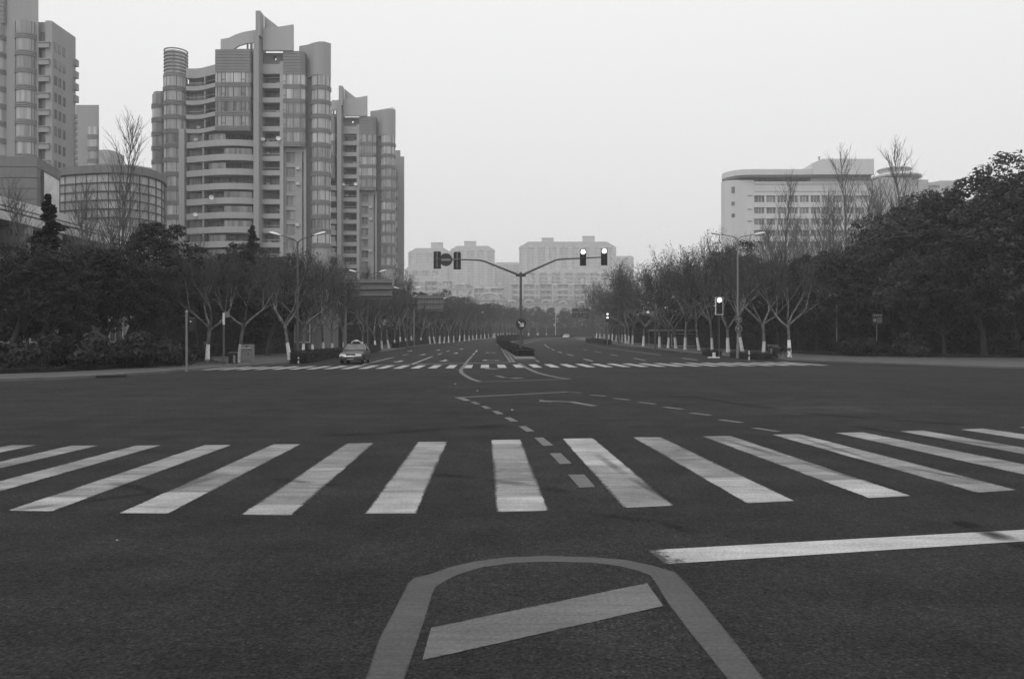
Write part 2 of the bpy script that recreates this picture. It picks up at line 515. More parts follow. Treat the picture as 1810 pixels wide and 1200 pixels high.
def thing(name, loc, label, cat, group=None, rz=0.0, scl=1.0):
    o = bpy.data.objects.new(name, None)
    o.location, o.rotation_euler = loc, (0, 0, rz)
    o.scale = (scl,) * 3
    o.empty_display_size = 0.3
    col.objects.link(o)
    return tag(o, label, cat, group)
KIDS = {}
def copy_tree(o, parent=None):
    c = o.copy(); col.objects.link(c); c.parent = parent
    for ch in list(o.children): copy_tree(ch, c)
    return c
# ================================================================== THE SETTING
KERB_L = [(24,-160),(27,-70),(29.5,-34),(31,-24),(32,-20.6),(33.5,-19.2),(35.7,-18.2),(39,-17.7),(43,-17.5),(49.4,-17.4),(53,-16.8),(57,-16.0),(100,-16.6),(130,-16.4),(170,-14.6),(200,-11.5),(240,-6),(270,-0.5),(300,8),(330,22),(355,45),(380,90)]
KERB_R = [(29,160),(32,75),(36,47),(41,36),(46.5,29.9),(56.7,26.4),(61,25.0),(66,23.4),(73,22.3),(95,21.6),(115,21),(150,19.6),(185,18.3),(220,18.2),(250,20),(275,26),(295,37),(312,55),(325,90)]
def kl(y): return pl(KERB_L, y)
def kr(y): return pl(KERB_R, y)

# ground: one sheet to the horizon that follows the climb of the avenue
g = MB()
ys = [-140, -60, 0, 40, 58] + [60 + 4 * i for i in range(64)] + [330, 420, 700, 1200, 1750]
for a, b in zip(ys, ys[1:]):
    g.face([(-1450, a, gz(a) - 0.06), (1450, a, gz(a) - 0.06), (1450, b, gz(b) - 0.06), (-1450, b, gz(b) - 0.06)])
tag(g.build("ground", 'soil'), kind="structure")

# road: junction and avenue, one asphalt sheet between the kerbs
g = MB()
ys = sorted(set([-60, -20, 0, 10, 20, 24] + [k[0] for k in KERB_L] + [k[0] for k in KERB_R if k[0] <= 325] + list(range(60, 325, 5))))
ys = [y for y in ys if y <= 325]
for a, b in zip(ys, ys[1:]):
    def lim(y): return (-160 if y <= 24 else kl(y), 160 if y <= 29 else kr(y))
    (l0, r0), (l1, r1) = lim(a), lim(b)
    g.face([(l0 - 0.1, a, gz(a)), (r0 + 0.1, a, gz(a)), (r1 + 0.1, b, gz(b)), (l1 - 0.1, b, gz(b))])
road = tag(g.build("road", 'asphalt'), kind="structure")

def fine(line, step=3.0):
    out = []
    for (x0, y0), (x1, y1) in zip(line, line[1:]):
        n = max(1, int(math.hypot(x1 - x0, y1 - y0) / step))
        out += [(lerp(x0, x1, i / n), lerp(y0, y1, i / n)) for i in range(n)]
    return out + [line[-1]]
def offset(line, d):
    """shift a plan polyline to the left of its direction"""
    P = [Vector(p) for p in line]; out = []
    for i, p in enumerate(P):
        t = (P[min(i+1, len(P)-1)] - P[max(i-1, 0)]).normalized()
        out.append(p + Vector((-t.y, t.x)) * d)
    return out
def strip(mb, line, d0, d1, h0, h1):
    A, B = offset(line, d0), offset(line, d1)
    for i in range(len(A) - 1):
        q = [(A[i].x, A[i].y, gz(A[i].y) + h0), (A[i+1].x, A[i+1].y, gz(A[i+1].y) + h0), (B[i+1].x, B[i+1].y, gz(B[i+1].y) + h1), (B[i].x, B[i].y, gz(B[i].y) + h1)]
        mb.face(q)
LINE_L = fine([(x, y) for y, x in KERB_L])                      # runs away from the junction: land on its left
LINE_R = fine([(x, y) for y, x in KERB_R])
for side, line, sgn, wide in (("left", LINE_L, 1, 3.6), ("right", LINE_R, -1, 9.0)):
    k = MB()
    strip(k, line, 0.0, 0.02 * sgn, -0.02, 0.13)
    strip(k, line, 0.02 * sgn, 0.17 * sgn, 0.13, 0.145)
    tag(k.build("kerb_" + side, 'kerb'), kind="structure")
    p = MB(); strip(p, line, 0.17 * sgn, wide * sgn, 0.14, 0.15)
    tag(p.build("pavement_" + side, 'pave'), kind="structure")
    v = MB()
    strip(v, line, wide * sgn, (wide + 0.12) * sgn, 0.17, 0.17)
    strip(v, line, (wide + 0.12) * sgn, (wide + 14) * sgn, 0.13, 0.2)
    tag(v.build("verge_" + side, 'soil'), kind="structure")

# --- markings: sheets a few millimetres above the road, each a part of the road
def mark(name, quads, mat, lift=0.002):
    """quads: lists of ground points, each (far-left, far-right, near-right, near-left): u runs across the stripe, v along it"""
    me = bpy.data.meshes.new(name)
    v, f, uv = [], [], []
    for q in quads:
        n = len(v)
        v += [(p[0], p[1], gz(p[1]) + lift) for p in q]
        f.append((n + 3, n + 2, n + 1, n))
        uv += [(0, 0), (1, 0), (1, 1), (0, 1)]
    me.from_pydata(v, [], f)
    lay = me.uv_layers.new(name="UVMap")
    for i, t in enumerate(uv): lay.data[i].uv = t
    me.update()
    return put(name, me, mat, road)
def quad_px(p): return [ground_at(*q) for q in p]
def band_px(name, left, right, mat, lift=0.004):
    """a painted band between two pixel lines on the ground"""
    L_, R_ = [ground_at(*p) for p in left], [ground_at(*p) for p in right]
    return mark(name, [[L_[i], R_[i], R_[i+1], L_[i+1]] for i in range(len(L_) - 1)], mat, lift)
def line_world(name, pts, width, mat, lift=0.004):
    P = [Vector((p[0], p[1])) for p in pts]
    A, B = offset(P, width / 2), offset(P, -width / 2)
    return mark(name, [[A[i+1], B[i+1], B[i], A[i]] for i in range(len(P) - 1)], mat, lift)
def line_px(name, pts, width, mat, lift=0.004):
    return line_world(name, [ground_at(*p) for p in pts], width, mat, lift)

# near zebra crossing: (far-left, far-right, near-right, near-left) of every bar
BARS = [
    ((-95,786),(-48,786),(-740,888),(-830,888)),
    ((20,786.5),(66,786.5),(-476,895),(-570,893)),
    ((124.3,787.5),(174,787.5),(-307,899),(-359,897)),
    ((238.7,787.5),(285,787),(-117,902),(-195,901)),
    ((361.3,786.4),(409.4,786.4),(92.8,903.8),(11.6,902.4)),
    ((482.3,785),(532,785),(298.3,907.7),(210.5,907)),
    ((611.8,783.8),(661.3,783),(515.5,910.7),(425,909.7)),
    ((738.2,781),(790.4,780.8),(735.8,907.5),(644.8,907.8)),
    ((868,777.7),(920.2,776.7),(970,902.5),(877.4,905)),
    ((993.7,775),(1048.3,774.4),(1191.5,893.4),(1102.2,897.4)),
    ((1117.4,772.7),(1169.6,772.7),(1404.9,885.4),(1319.6,889.4)),
    ((1240.4,771.1),(1292.7,770.4),(1611,876.6),(1535.4,880.3)),
    ((1363.5,768),(1414,767),(1798.2,865.8),(1725.8,870.5)),
    ((1476.4,765),(1526.9,764),(1992,856),(1904,860)),
    ((1589.3,762),(1633,760.7),(2143,848),(2076,852)),
    ((1697,759),(1739.3,757.3),(2340,842),(2249,846)),
    ((1800,755),(1845,753.5),(2510,836),(2420,839)),
]
rgm = random.Random(2)
def ragged(q, n=26, j=0.006):
    """a painted bar cut into short lengths whose edges wander a little"""
    fl, fr, nr, nl = [Vector((p.x, p.y)) for p in q]
    side = (fr - fl).normalized()
    L_, R_ = [], []
    for i in range(n + 1):
        t = i / n
        L_.append(fl.lerp(nl, t) + side * rgm.uniform(-j, j)); R_.append(fr.lerp(nr, t) + side * rgm.uniform(-j, j))
    return [[L_[i], R_[i], R_[i+1], L_[i+1]] for i in range(n)]
for i, q in enumerate(BARS):
    bar = mark("crossing_bar", ragged(quad_px(q)), 'paint')
    for (t0, t1) in {7: ((0.80, 1.0),), 8: ((0.86, 1.0), (0.0, 0.10)), 9: ((0.0, 0.52),), 5: ((0.78, 1.0),), 10: ((0.72, 1.0),), 4: ((0.85, 1.0),), 11: ((0.8, 1.0),), 6: ((0.9, 1.0),)}.get(i, ()):
        c = [Vector((p.x, p.y)) for p in quad_px(q)]                # length of the bar that was painted over again
        fl, fr, nr, nl = c
        k_ = 0.012
        mark("repainted_length", ragged([Vector((*fl.lerp(nl, t0 + k_), 0)), Vector((*fr.lerp(nr, t0 + k_), 0)), Vector((*fr.lerp(nr, t1 - k_ * 0.3), 0)), Vector((*fl.lerp(nl, t1 - k_ * 0.3), 0))], 8, 0.006), 'paint_new', 0.0032)
# far zebra crossing
for k in range(-13, 24):
    x = 740 + 27.6 * k
    yt = 645.6 - (x - 740) * 0.0085
    yb = yt + 5.6
    s = (yb - HOR) / (yt - HOR)
    w = 13.6
    mark("crossing_bar", [quad_px([(x, yt), (x + w, yt - 0.1), (858 + (x + w - 858) * s, yb - 0.1), (858 + (x - 858) * s, yb)])], 'paint_far')
# stop lines
mark("stop_line", [quad_px([(1144.9, 972.3), (2600, 893), (2600, 906), (1176, 996.9)])], 'paint_bright')
line_px("stop_line", [(600, 646.6), (908, 640.2)], 0.35, 'paint_far')
# arched lane end in front of the camera
OUT = [(560,1450),(645.9,1200),(669.6,1129.6),(699.7,1073.6),(721.3,1030.5),(732,1021),(762.2,1014),(792.4,1002.9),(835.5,992.6),(895.8,984.8),(964.8,982.2),(1050.9,984.8),(1107,989.6),(1154.4,999.5),(1193.2,1011),(1214.7,1032.7),(1253.5,1077.9),(1309.5,1146.8),(1350,1200),(1545,1450)]
INN = [(633,1450),(714.8,1200),(732,1150),(749.3,1099.4),(764.4,1049.9),(770.8,1037),(783.8,1028.3),(809.6,1015.4),(852.7,1002.5),(904.4,995.2),(964.8,992.6),(1042.3,994.3),(1094,1000.3),(1128.5,1009),(1150,1017.6),(1163,1037),(1180.2,1065),(1220,1118),(1285.8,1200),(1490,1450)]
band_px("waiting_area_outline", OUT, INN, 'paint_dull', 0.002)
mark("turn_arrow_bar", [quad_px([(762.2,1108.9),(746.3,1167.5),(1172.5,1071.4),(1143.6,1030.5)])], 'paint_mid', 0.003)
# left-turn waiting lane across the junction
line_px("waiting_lane_line", [(806,702.8),(1003,692.8),(1027.7,694.6)], 0.20, 'paint_mid')
mark("waiting_lane_line", [quad_px([(803,702.6),(818,702.2),(832,708),(822,709)])], 'paint_mid', 0.007)
for q in [((831,709.8),(840,709.8),(849.5,714.4),(840,714.6)), ((849.5,717.6),(859,717.4),(868.5,722),(858,722.4)), ((869,726.4),(880,726.2),(891,731.6),(879,732)),
          ((891,738),(902,737.6),(916.4,744.6),(903,745)), ((916.4,753.4),(929,752.8),(944.5,762),(930,762.6)), ((944.5,773.6),(960,773),(978,787),(960,787.8)),
          ((971.5,801),(991,800.6),(1010.6,819),(989,819.8)), ((1003.8,838.9),(1033,838.6),(1052.3,860.2),(1024,861.6))]:
    mark("guide_dash", [quad_px(q)], 'paint_mid')
for a, b in [((1043.6,698),(1070.5,700.3)), ((1085,704),(1113,707)), ((1130,711),(1158,714.2)), ((1174,719.4),(1207,723.4)), ((1222,730),(1255.6,734)), ((1272.5,741.8),(1311,747)), ((1333,756.4),(1376,762.8))]:
    line_px("guide_dash", [a, b], 0.17, 'paint_mid')
line_px("turn_arrow", [(954,708.2),(1009.7,710.4),(1051,717.6)], 0.22, 'paint_mid')
mark("turn_arrow_head", [quad_px([(953,706.6),(957,706.8),(978,711.2),(954,710.2)])], 'paint_mid', 0.008)
# far waiting lane, drawn towards the camera
line_px("waiting_lane_line", [(835,629),(828,636),(820.7,646),(814.5,654),(815.5,658.5),(821,663),(833,670),(849,675)], 0.22, 'paint_mid', 0.008)
line_px("waiting_lane_line", [(849,674.8),(930,672.6),(1006,669.6)], 0.20, 'paint_mid')
line_px("waiting_lane_line", [(917.5,642),(931,650.7),(949,658.6),(967,663.6),(987,667.6),(1007,670)], 0.24, 'paint_mid', 0.008)
line_px("turn_arrow", [(878,664),(891.6,667.6),(921,668)], 0.24, 'paint_mid')
line_px("turn_arrow_head", [(906,669.4),(921,668.2)], 0.4, 'paint_mid', 0.009)
def left_arrow(x0, x1, y):
    """turn arrow of the oncoming turning lane: stub of a stem, long arm, pointed end"""
    a, b = ground_at(x0, y), ground_at(x1, y)
    mark("turn_arrow", [[(a.x, a.y + 1.6), (a.x + 0.35, a.y + 1.6), (a.x + 0.35, a.y - 0.3), (a.x, a.y - 0.3)],
                        [(a.x + 0.3, a.y + 0.35), (b.x - 0.5, a.y + 0.3), (b.x - 0.5, a.y - 0.2), (a.x + 0.3, a.y - 0.2)],
                        [(b.x - 0.5, a.y + 1.0), (b.x, a.y + 0.1), (b.x, a.y), (b.x - 0.5, a.y - 0.9)]], 'paint_mid' if y > 645 else 'paint_far', 0.012)
left_arrow(853, 886, 637.4); left_arrow(858, 878, 623.6); left_arrow(857, 885, 652.4)
def straight_arrow(x, y, L_=5.0):
    p = ground_at(x, y); t = Vector((-0.033, 1.0)).normalized(); n = Vector((t.y, -t.x))
    c = Vector((p.x, p.y))
    q = lambda a, s: c + t * a + n * s
    mark("lane_arrow", [[q(L_, -0.12), q(L_, 0.12), q(1.8, 0.12), q(1.8, -0.12)], [q(1.8, -0.45), q(1.8, 0.45), q(0, 0.04), q(0, -0.04)]], 'paint_far')
for a in ((783,638.6),(700,640),(805,625),(745,627.5),(815,617.5),(773,619.5),(722,621)): straight_arrow(*a)
# lane lines of the avenue
for pts, w in [(((729,643.5),(764.5,630)),0.16), (((640.7,644.5),(695.7,631.6)),0.16), (((836,627.2),(838.6,624.4)),0.16), (((840.4,622.6),(843.4,618.8)),0.16), (((774,627),(781,624.4)),0.16), (((789,621.4),(794.5,619.4)),0.16), (((712,628),(722,625.8)),0.16),
               (((1032,634.6),(1047.6,638.4)),0.16), (((1002.6,626),(1013.6,628.8)),0.16), (((986.6,621.6),(993,623.8)),0.16), (((975.4,617.2),(979.8,619)),0.16), (((966.4,613),(971.8,615.2)),0.16), (((962.4,608.6),(966,611.8)),0.16),
               (((1078.4,626.4),(1092,628.8)),0.16), (((1050,621),(1062.4,623)),0.16), (((1030.8,617.4),(1037.6,618.8)),0.16), (((1120,633),(1140,637)),0.16),
               (((1049,611.6),(1110,619.8),(1168,627.6)),0.16), (((1205,632.8),(1233,636.8)),0.16), (((926.5,607),(941,603),(956,600.5),(985,597.2)),0.2)]:
    line_px("lane_line", list(pts), w, 'paint_far')
# hatched end of the median
for pts in [((889,615),(899,627),(909,640.4)), ((886,615),(893,627),(903,640.6)), ((934.4,630),(953,640)), ((906,640.4),(953,640.2)), ((912,634),(938,633.6))]:
    line_px("median_edge_line", list(pts), 0.22, 'paint_mid', 0.010)
M['rubber_heavy'] = stain_mat("heavy_tyre_rubber", 0.02, 1.2)
# tyre rubber swept across the junction
for pts, w in [(((560,771),(680,766),(800,757),(905,751)),0.5), (((380,842),(330,858),(290,872),(190,852)),0.22), (((760,838),(850,846),(960,862),(1010,872)),0.25), (((1040,908),(1160,922),(1240,945)),0.18),
               (((1210,700),(1400,728),(1560,742),(1720,752)),0.5), (((1500,752),(1610,770),(1810,792)),0.35), (((1260,772),(1400,812),(1620,876)),0.18), (((1050,800),(1110,842),(1196,890)),0.16), (((1395,768),(1560,818),(1790,862)),0.14),
               (((0,905),(120,890),(300,868)),0.2), (((490,846),(560,856),(600,858)),0.2)]:
    line_px("tyre_mark", list(pts), w, 'rubber', 0.0062)
line_px("tyre_mark", [(1690, 920), (1728, 935), (1790, 958), (1850, 980)], 0.26, 'rubber_heavy', 0.006)
# resurfaced patches, slightly darker or paler than the old asphalt
M['patch_dark'] = asphalt_mat("patch_asphalt_dark", 0.021, 0.10)
M['patch_pale'] = asphalt_mat("patch_asphalt_pale", 0.030, 0.10)
for q, mt in [(((40,742),(470,735),(430,752),(0,760)), 'patch_dark'), (((1180,725),(1500,716),(1560,728),(1215,739)), 'patch_pale'), (((540,688),(760,685),(740,695),(505,699)), 'patch_dark')]:
    mark("asphalt_patch", [quad_px(q)], mt, 0.0045 if q[0][0] == 1722 else 0.0012)
# drain cover and gully
for (x, y, r) in ((1208, 698.3, 0.42), (1552, 681.2, 0.42), (735, 838, 0.0)):
    if r:
        p = ground_at(x, y)
        m = MB(o=(p.x, p.y, 0)); m.lathe([(r, 0.002), (r, 0.008), (r * 0.9, 0.008), (r * 0.88, 0.004), (0.01, 0.006)], 20, (p.x, p.y))
        o = m.build("manhole_cover", 'iron', road); o.location = (p.x, p.y, 0.0)
p = ground_at(192, 667.5)
m = MB(); m.box(-0.62, 0.62, -0.02, 0.3, 0.01, 0.10)
o = m.build("gully_opening", 'black', road); o.location = (p.x + 0.1, p.y + 0.15, 0.0); o.rotation_euler = (0, 0, R(52))
# scraps of paper on the road
for (x, y) in ((207, 956), (906, 725), (1555, 645.5), (805, 679), (844, 691)):
    p = ground_at(x, y)
    m = MB(); s = 0.008 if y > 900 else 0.035
    m.face([(-s, -s, 0.0), (s, -s * 0.7, s * 0.3), (s * 0.8, s, 0.0), (-s * 0.7, s, s * 0.4)])
    o = m.build("paper_scrap", 'white_mark'); o.location = (p.x, p.y, 0.008)
    tag(o, {207: "white paper scrap on asphalt left of the near crossing", 906: "white paper scrap on asphalt inside the waiting lane", 1555: "white paper scrap by the right kerb", 805: "pale scrap on asphalt left of the far waiting lane tip", 844: "pale scrap on asphalt just above the near waiting lane tip"}[x], "litter")

# --- median island with its kerb
MED_L = [(62,0.3),(75,0.1),(100,-0.7),(124,-1.5),(150,-3.1),(185,-2.4),(225,2.2),(258,8.0),(285,17),(300,26)]
MED_R = [(62,2.0),(75,2.0),(100,1.4),(124,0.6),(150,-0.5),(185,0.6),(225,5.2),(258,11.0),(285,20),(300,29)]
g = MB()
Lm, Rm = fine([(x, y) for y, x in MED_L]), fine([(x, y) for y, x in MED_R])
ysm = [66 + 4 * i for i in range(59)]
for a, b in zip(ysm, ysm[1:]):
    l0, r0, l1, r1 = pl(MED_L, a), pl(MED_R, a), pl(MED_L, b), pl(MED_R, b)
    za, zb = gz(a), gz(b)
    g.face([(l0, a, za + 0.14), (r0, a, za + 0.14), (r1, b, zb + 0.14), (l1, b, zb + 0.14)])
    g.face([(l0, a, za - 0.02), (l0, a, za + 0.14), (l1, b, zb + 0.14), (l1, b, zb - 0.02)])
    g.face([(r0, a, za + 0.14), (r0, a, za - 0.02), (r1, b, zb - 0.02), (r1, b, zb + 0.14)])
y0 = ysm[0]; g.face([(pl(MED_L, y0), y0, -0.02), (pl(MED_R, y0), y0, -0.02), (pl(MED_R, y0), y0, 0.14 + gz(y0)), (pl(MED_L, y0), y0, 0.14 + gz(y0))])
tag(g.build("median_kerb", 'kerb'), kind="structure")
# ================================================================== BUILDINGS
def arc(cx, cy, r, a0, a1, n=10):
    return [(cx + r * math.cos(R(lerp(a0, a1, i / n))), cy + r * math.sin(R(lerp(a0, a1, i / n)))) for i in range(n + 1)]
def shared(cache, key, fn):
    if key not in cache: cache[key] = fn()
    return cache[key]
def ridge_profile(r, z0, z1, n=3):
    """a banded spandrel: n flat courses with grooves between them"""
    pr = []; h = (z1 - z0) / n
    pr.append((r - 0.3, z0))
    for i in range(n):
        a, b = z0 + i * h, z0 + (i + 1) * h
        pr += [(r, a + 0.02), (r, b - 0.07), (r - 0.12, b - 0.07), (r - 0.12, b)]
    pr.append((r - 0.3, z1))
    return pr
def ridge_wall(mb, plan, z0, z1, n=3, t=0.3):
    h = (z1 - z0) / n
    for i in range(n):
        mb.ribbon(plan, z0 + i * h, z0 + (i + 1) * h - 0.08, t)
        inner = [(p.x, p.y) for p in offset([Vector(q) for q in plan], 0.14)]
        mb.ribbon(inner, z0 + (i + 1) * h - 0.08, z0 + (i + 1) * h, t - 0.14)

FP, WH = 2.98, 2.0                      # storey pitch, window height
D1 = 166.0
def tower(root):
    """residential tower with curved bays, wavy balconies and a tall fin; local origin at the foot of the fin"""
    Z0 = 56.7
    rng = random.Random(4)
    def child(name, mb, mat, smooth=False, par=None): return mb.build(name, mat, par or root, (0, 0, 0), smooth)
    # core walls
    m = MB(); m.box(-15.9, -0.9, 2.6, 20, -1, 57.2); child("wall", m, 'wall_mid')
    m = MB(); m.box(-0.9, 10.5, 1.9, 16, -1, 57.0); child("wall", m, 'wall_mid')
    m = MB(); m.box(-23.4, -15.9, 4.5, 14, -1, 55.0); m.box(-21.0, -15.9, 3.0, 4.5, -1, 56.0); m.box(10.5, 13.2, 2.4, 5, -1, 57); child("wall", m, 'wall_mid')
    # ---- left round bay
    cA = (-18.4, 2.0)
    win = MB().lathe([(2.42, 0), (2.42, WH)], 14, (0, 0), 175, 365).mesh("window")
    mul = MB()
    for a in (192, 215, 245, 295, 325, 348):
        x, y = 2.45 * math.cos(R(a)), 2.45 * math.sin(R(a))
        mul.tube([(x, y, 0), (x, y, WH)], 0.055, 4)
    mul = mul.mesh("mullion")
    spn = MB().lathe(ridge_profile(2.6, 0, FP - WH), 16, (0, 0), 170, 370).mesh("spandrel")
    cH = (12.45, 1.0)
    win_h = MB().lathe([(1.98, 0), (1.98, WH)], 12, (0, 0), 178, 362).mesh("window")
    mul_h = MB()
    for a in (205, 262, 308, 340):
        x, y = 2.0 * math.cos(R(a)), 2.0 * math.sin(R(a))
        mul_h.tube([(x, y, 0), (x, y, WH)], 0.055, 4)
    mul_h = mul_h.mesh("mullion")
    spn_h = MB().lathe(ridge_profile(2.12, 0, FP - WH), 14, (0, 0), 172, 368).mesh("spandrel")
    cZ = (-22.9, 5.0)
    win_z = MB().lathe([(1.75, 0), (1.75, WH)], 10, (0, 0), 165, 300).mesh("window")
    spn_z = MB().lathe(ridge_profile(1.9, 0, FP - WH), 10, (0, 0), 160, 300).mesh("spandrel")
    glasses = ['glass', 'glass', 'glass_mid']
    meshes = {}
    def gl(me, kind):
        key = (me.name, kind)
        if key not in meshes:
            c = me.copy(); c.materials.clear(); c.materials.append(M[kind]); meshes[key] = c
        return meshes[key]
    for k in range(15):
        zb = Z0 - FP * k - WH
        w = put("window", gl(win, rng.choice(glasses)), 'glass', root, (cA[0], cA[1], zb)); put("mullion", mul, 'frame_dark', w)
        put("spandrel", spn, 'wall_dark', root, (cA[0], cA[1], zb - (FP - WH)))
        if k > 0:
            put("window", gl(win_z, rng.choice(glasses)), 'glass', root, (cZ[0], cZ[1], zb + 0.4))
            put("spandrel", spn_z, 'wall_dark', root, (cZ[0], cZ[1], zb + 0.4 - (FP - WH)))
        if k < 12:
            w = put("window", gl(win_h, rng.choice(glasses)), 'glass', root, (cH[0], cH[1], zb)); put("mullion", mul_h, 'frame_dark', w)
            put("spandrel", spn_h, 'wall_dark', root, (cH[0], cH[1], zb - (FP - WH)))
    m = MB(); m.lathe([(2.5, Z0), (2.5, Z0 + 0.6), (2.2, Z0 + 0.6)], 16, cA, 165, 375); child("spandrel", m, 'wall_dark')
    m = MB(); m.lathe([(1.5, 0), (1.5, Z0 - 2)], 10, cZ); child("wall", m, 'wall_mid')
    # glazed drum on the left bay
    dr = MB(); dr.lathe([(2.2, Z0 + 0.6), (2.2, 62.2), (0.05, 62.4)], 20, cA); drum = child("glass_drum", dr, 'glass')
    rg = MB().lathe([(2.2, 0), (2.42, 0.02), (2.42, 0.22), (2.2, 0.24)], 20, (0, 0)).mesh("ring")
    for i in range(8): put("ring", rg, 'wall_dark', drum, (cA[0], cA[1], Z0 + 0.65 + i * 0.72))
    # ---- wavy balconies
    up_plan = [(lerp(-15.8, -8.4, i / 10), 0.5 + 0.55 * math.sin(i / 10 * math.pi * 1.4 + 0.4) - 1.7 * (i / 10) ** 2) for i in range(11)]
    lo_plan = [(lerp(-15.5, -0.95, i / 14), 0.3 - 2.5 * math.sin(min(1.0, i / 14 * 0.72) * math.pi) ** 1.3) for i in range(15)]
    par_u = MB().ribbon(up_plan, 0, 0.75, 0.2); par_u.slab(up_plan + [(-8.4, 2.6), (-15.8, 2.6)], -0.12, -0.003); par_u = par_u.mesh("balcony_parapet")
    par_l = MB().ribbon(lo_plan, 0, 1.15, 0.2); par_l.slab(lo_plan + [(-0.95, 2.6), (-15.5, 2.6)], -0.12, -0.003); par_l = par_l.mesh("balcony_parapet")
    rail_u = MB(); rail_u.tube([(x, y + 0.1, 1.3) for x, y in up_plan], 0.045, 4); rail_u = rail_u.mesh("rail")
    back_u = MB().box(-15.7, -8.5, 2.3, 2.5, 0.1, 2.4).mesh("balcony_glazing")
    back_l = MB().box(-15.4, -1.0, 1.3, 1.5, 0.1, 2.3).mesh("balcony_glazing")
    post_u = MB().box(-11.6, -11.35, -0.2, 2.3, 0.75, 2.4).mesh("divider")
    post_l = MB(); post_l.box(-11.7, -11.4, -0.9, 1.3, 1.15, 2.6); post_l = post_l.mesh("divider")
    frames = MB()
    for x in (-14.2, -12.7, -10.2, -8.6, -7.2, -5.6, -4.2, -2.6): frames.box(x - 0.05, x + 0.05, 1.2, 1.296, 0.1, 2.3)
    frames = frames.mesh("window_frame")
    encl = []
    for (a, b) in ((0.36, 0.62), (0.60, 0.98)):
        mm = MB(); q = [(lerp(-15.4, -1.0, t), 0.45 - 2.5 * math.sin(min(1.0, t * 0.72) * math.pi) ** 1.3) for t in [lerp(a, b, i / 6) for i in range(7)]]
        mm.ribbon(q, 1.17, 2.4, 0.06); encl.append(mm.mesh("enclosed_balcony_glazing"))
    for k in range(15):
        zf = Z0 - FP * k - WH - 0.25
        if k < 4:
            put("balcony_parapet", par_u, 'wall_light', root, (0, 0, zf - 0.35))
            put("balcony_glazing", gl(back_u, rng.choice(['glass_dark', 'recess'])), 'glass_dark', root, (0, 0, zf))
            if k != 3: put("rail", rail_u, 'frame_light', root, (0, 0, zf - 0.2))
            put("divider", post_u, 'wall_mid', root, (0, 0, zf - 0.3))
        else:
            put("balcony_parapet", par_l, 'wall_light', root, (0, 0, zf - 0.7))
            w = put("balcony_glazing", gl(back_l, 'glass_dark'), 'glass_dark', root, (0, 0, zf)); put("window_frame", frames, 'wall_mid', w)
            put("divider", post_l, 'wall_mid', root, (0, 0, zf - 0.6))
            for e in encl:
                if rng.random() < (0.75 if e is encl[1] else 0.35): put("enclosed_balcony_glazing", gl(e, 'glass_mid'), 'glass_mid', root, (0, 0, zf - 0.7))
    m = MB(); m.box(-16.9, -15.75, -0.25, 2.6, -1, Z0 - FP * 3 - WH - 0.1); child("pier", m, 'wall_light')
    m = MB(); m.ribbon(up_plan, Z0 + 0.05, Z0 + 1.9, 0.3); m.slab(up_plan + [(-8.4, 2.6), (-15.8, 2.6)], Z0 - 0.1, Z0 + 0.04); child("roof_parapet", m, 'wall_light')
    # ---- central window bay of the upper storeys
    bay = [(-8.5, 1.0), (-8.5, -2.45), (-8.25, -2.6), (-1.35, -2.6), (-1.15, -2.4), (-1.15, 1.0)]
    win_c = MB().ribbon([(x * 1.0, y + 0.12) for x, y in bay], 0, WH, 0.05).mesh("window")
    mul_c = MB()
    for x in (-8.0, -7.2, -6.4, -4.7, -3.1, -2.3, -1.5): mul_c.box(x - 0.05, x + 0.05, -2.56, -2.4, 0, WH)
    for x0, x1 in ((-7.2, -6.4), (-3.1, -2.3)): mul_c.box(x0, x1, -2.56, -2.42, 0.5, 0.58)
    mul_c = mul_c.mesh("mullion")
    spn_c = MB(); ridge_wall(spn_c, bay, 0, FP - WH); spn_c = spn_c.mesh("spandrel")
    for k in range(4):
        zb = Z0 - FP * k - WH
        w = put("window", gl(win_c, rng.choice(glasses)), 'glass', root, (0, 0, zb)); put("mullion", mul_c, 'frame_dark', w)
        put("spandrel", spn_c, 'wall_dark', root, (0, 0, zb - (FP - WH)))
    m = MB(); ridge_wall(m, bay, Z0, 61.4, 8); m.box(-8.2, -1.4, -2.3, 1.0, 60.9, 61.1); child("louvred_parapet", m, 'wall_dark')
    m = MB(); m.box(-8.2, -1.3, -2.3, 1.2, Z0 - FP * 3 - WH - 1.1, Z0 - FP * 3 - WH - 0.99); child("soffit", m, 'wall_mid')
    # ---- fin with its raking top and the roof screens
    m = MB(); m.box(-0.45, 0.62, -3.0, 2.0, -1, 64.0); m.prism([(0.0, 64.0), (0.95, 64.0), (0.95, 69.1), (0.0, 69.1)], -3.0, -0.6); child("fin", m, 'wall_mid')
    m = MB(); m.prism([(0.97, 62.0), (4.3, 62.0), (4.3, 66.5), (0.97, 69.1)], -0.4, 0.1); child("raking_screen", m, 'wall_mid')
    m = MB(); m.prism([(0.98, 61.5), (7.25, 61.5), (7.25, 66.9), (5.0, 66.5), (0.98, 66.1)], -1.5, -0.9); child("roof_screen", m, 'wall_light')
    top = [(-7.9,64.0),(-6.2,64.3),(-5.0,64.9),(-3.3,65.5),(-1.2,65.85),(-0.3,66.0)]
    bot = [(-0.3,63.4),(-2.4,63.2),(-4.1,62.7),(-5.2,62.0),(-5.4,61.2),(-7.9,61.2)]
    m = MB(); m.prism(top + bot, -1.0, -0.5); child("roof_screen", m, 'wall_light')
    m = MB(); m.box(-7.0, -1.4, 0.6, 6.0, 57, 62.6); m.box(-2.9, -2.6, 0.2, 0.5, 61, 63.6); child("plant_room", m, 'wall_mid')
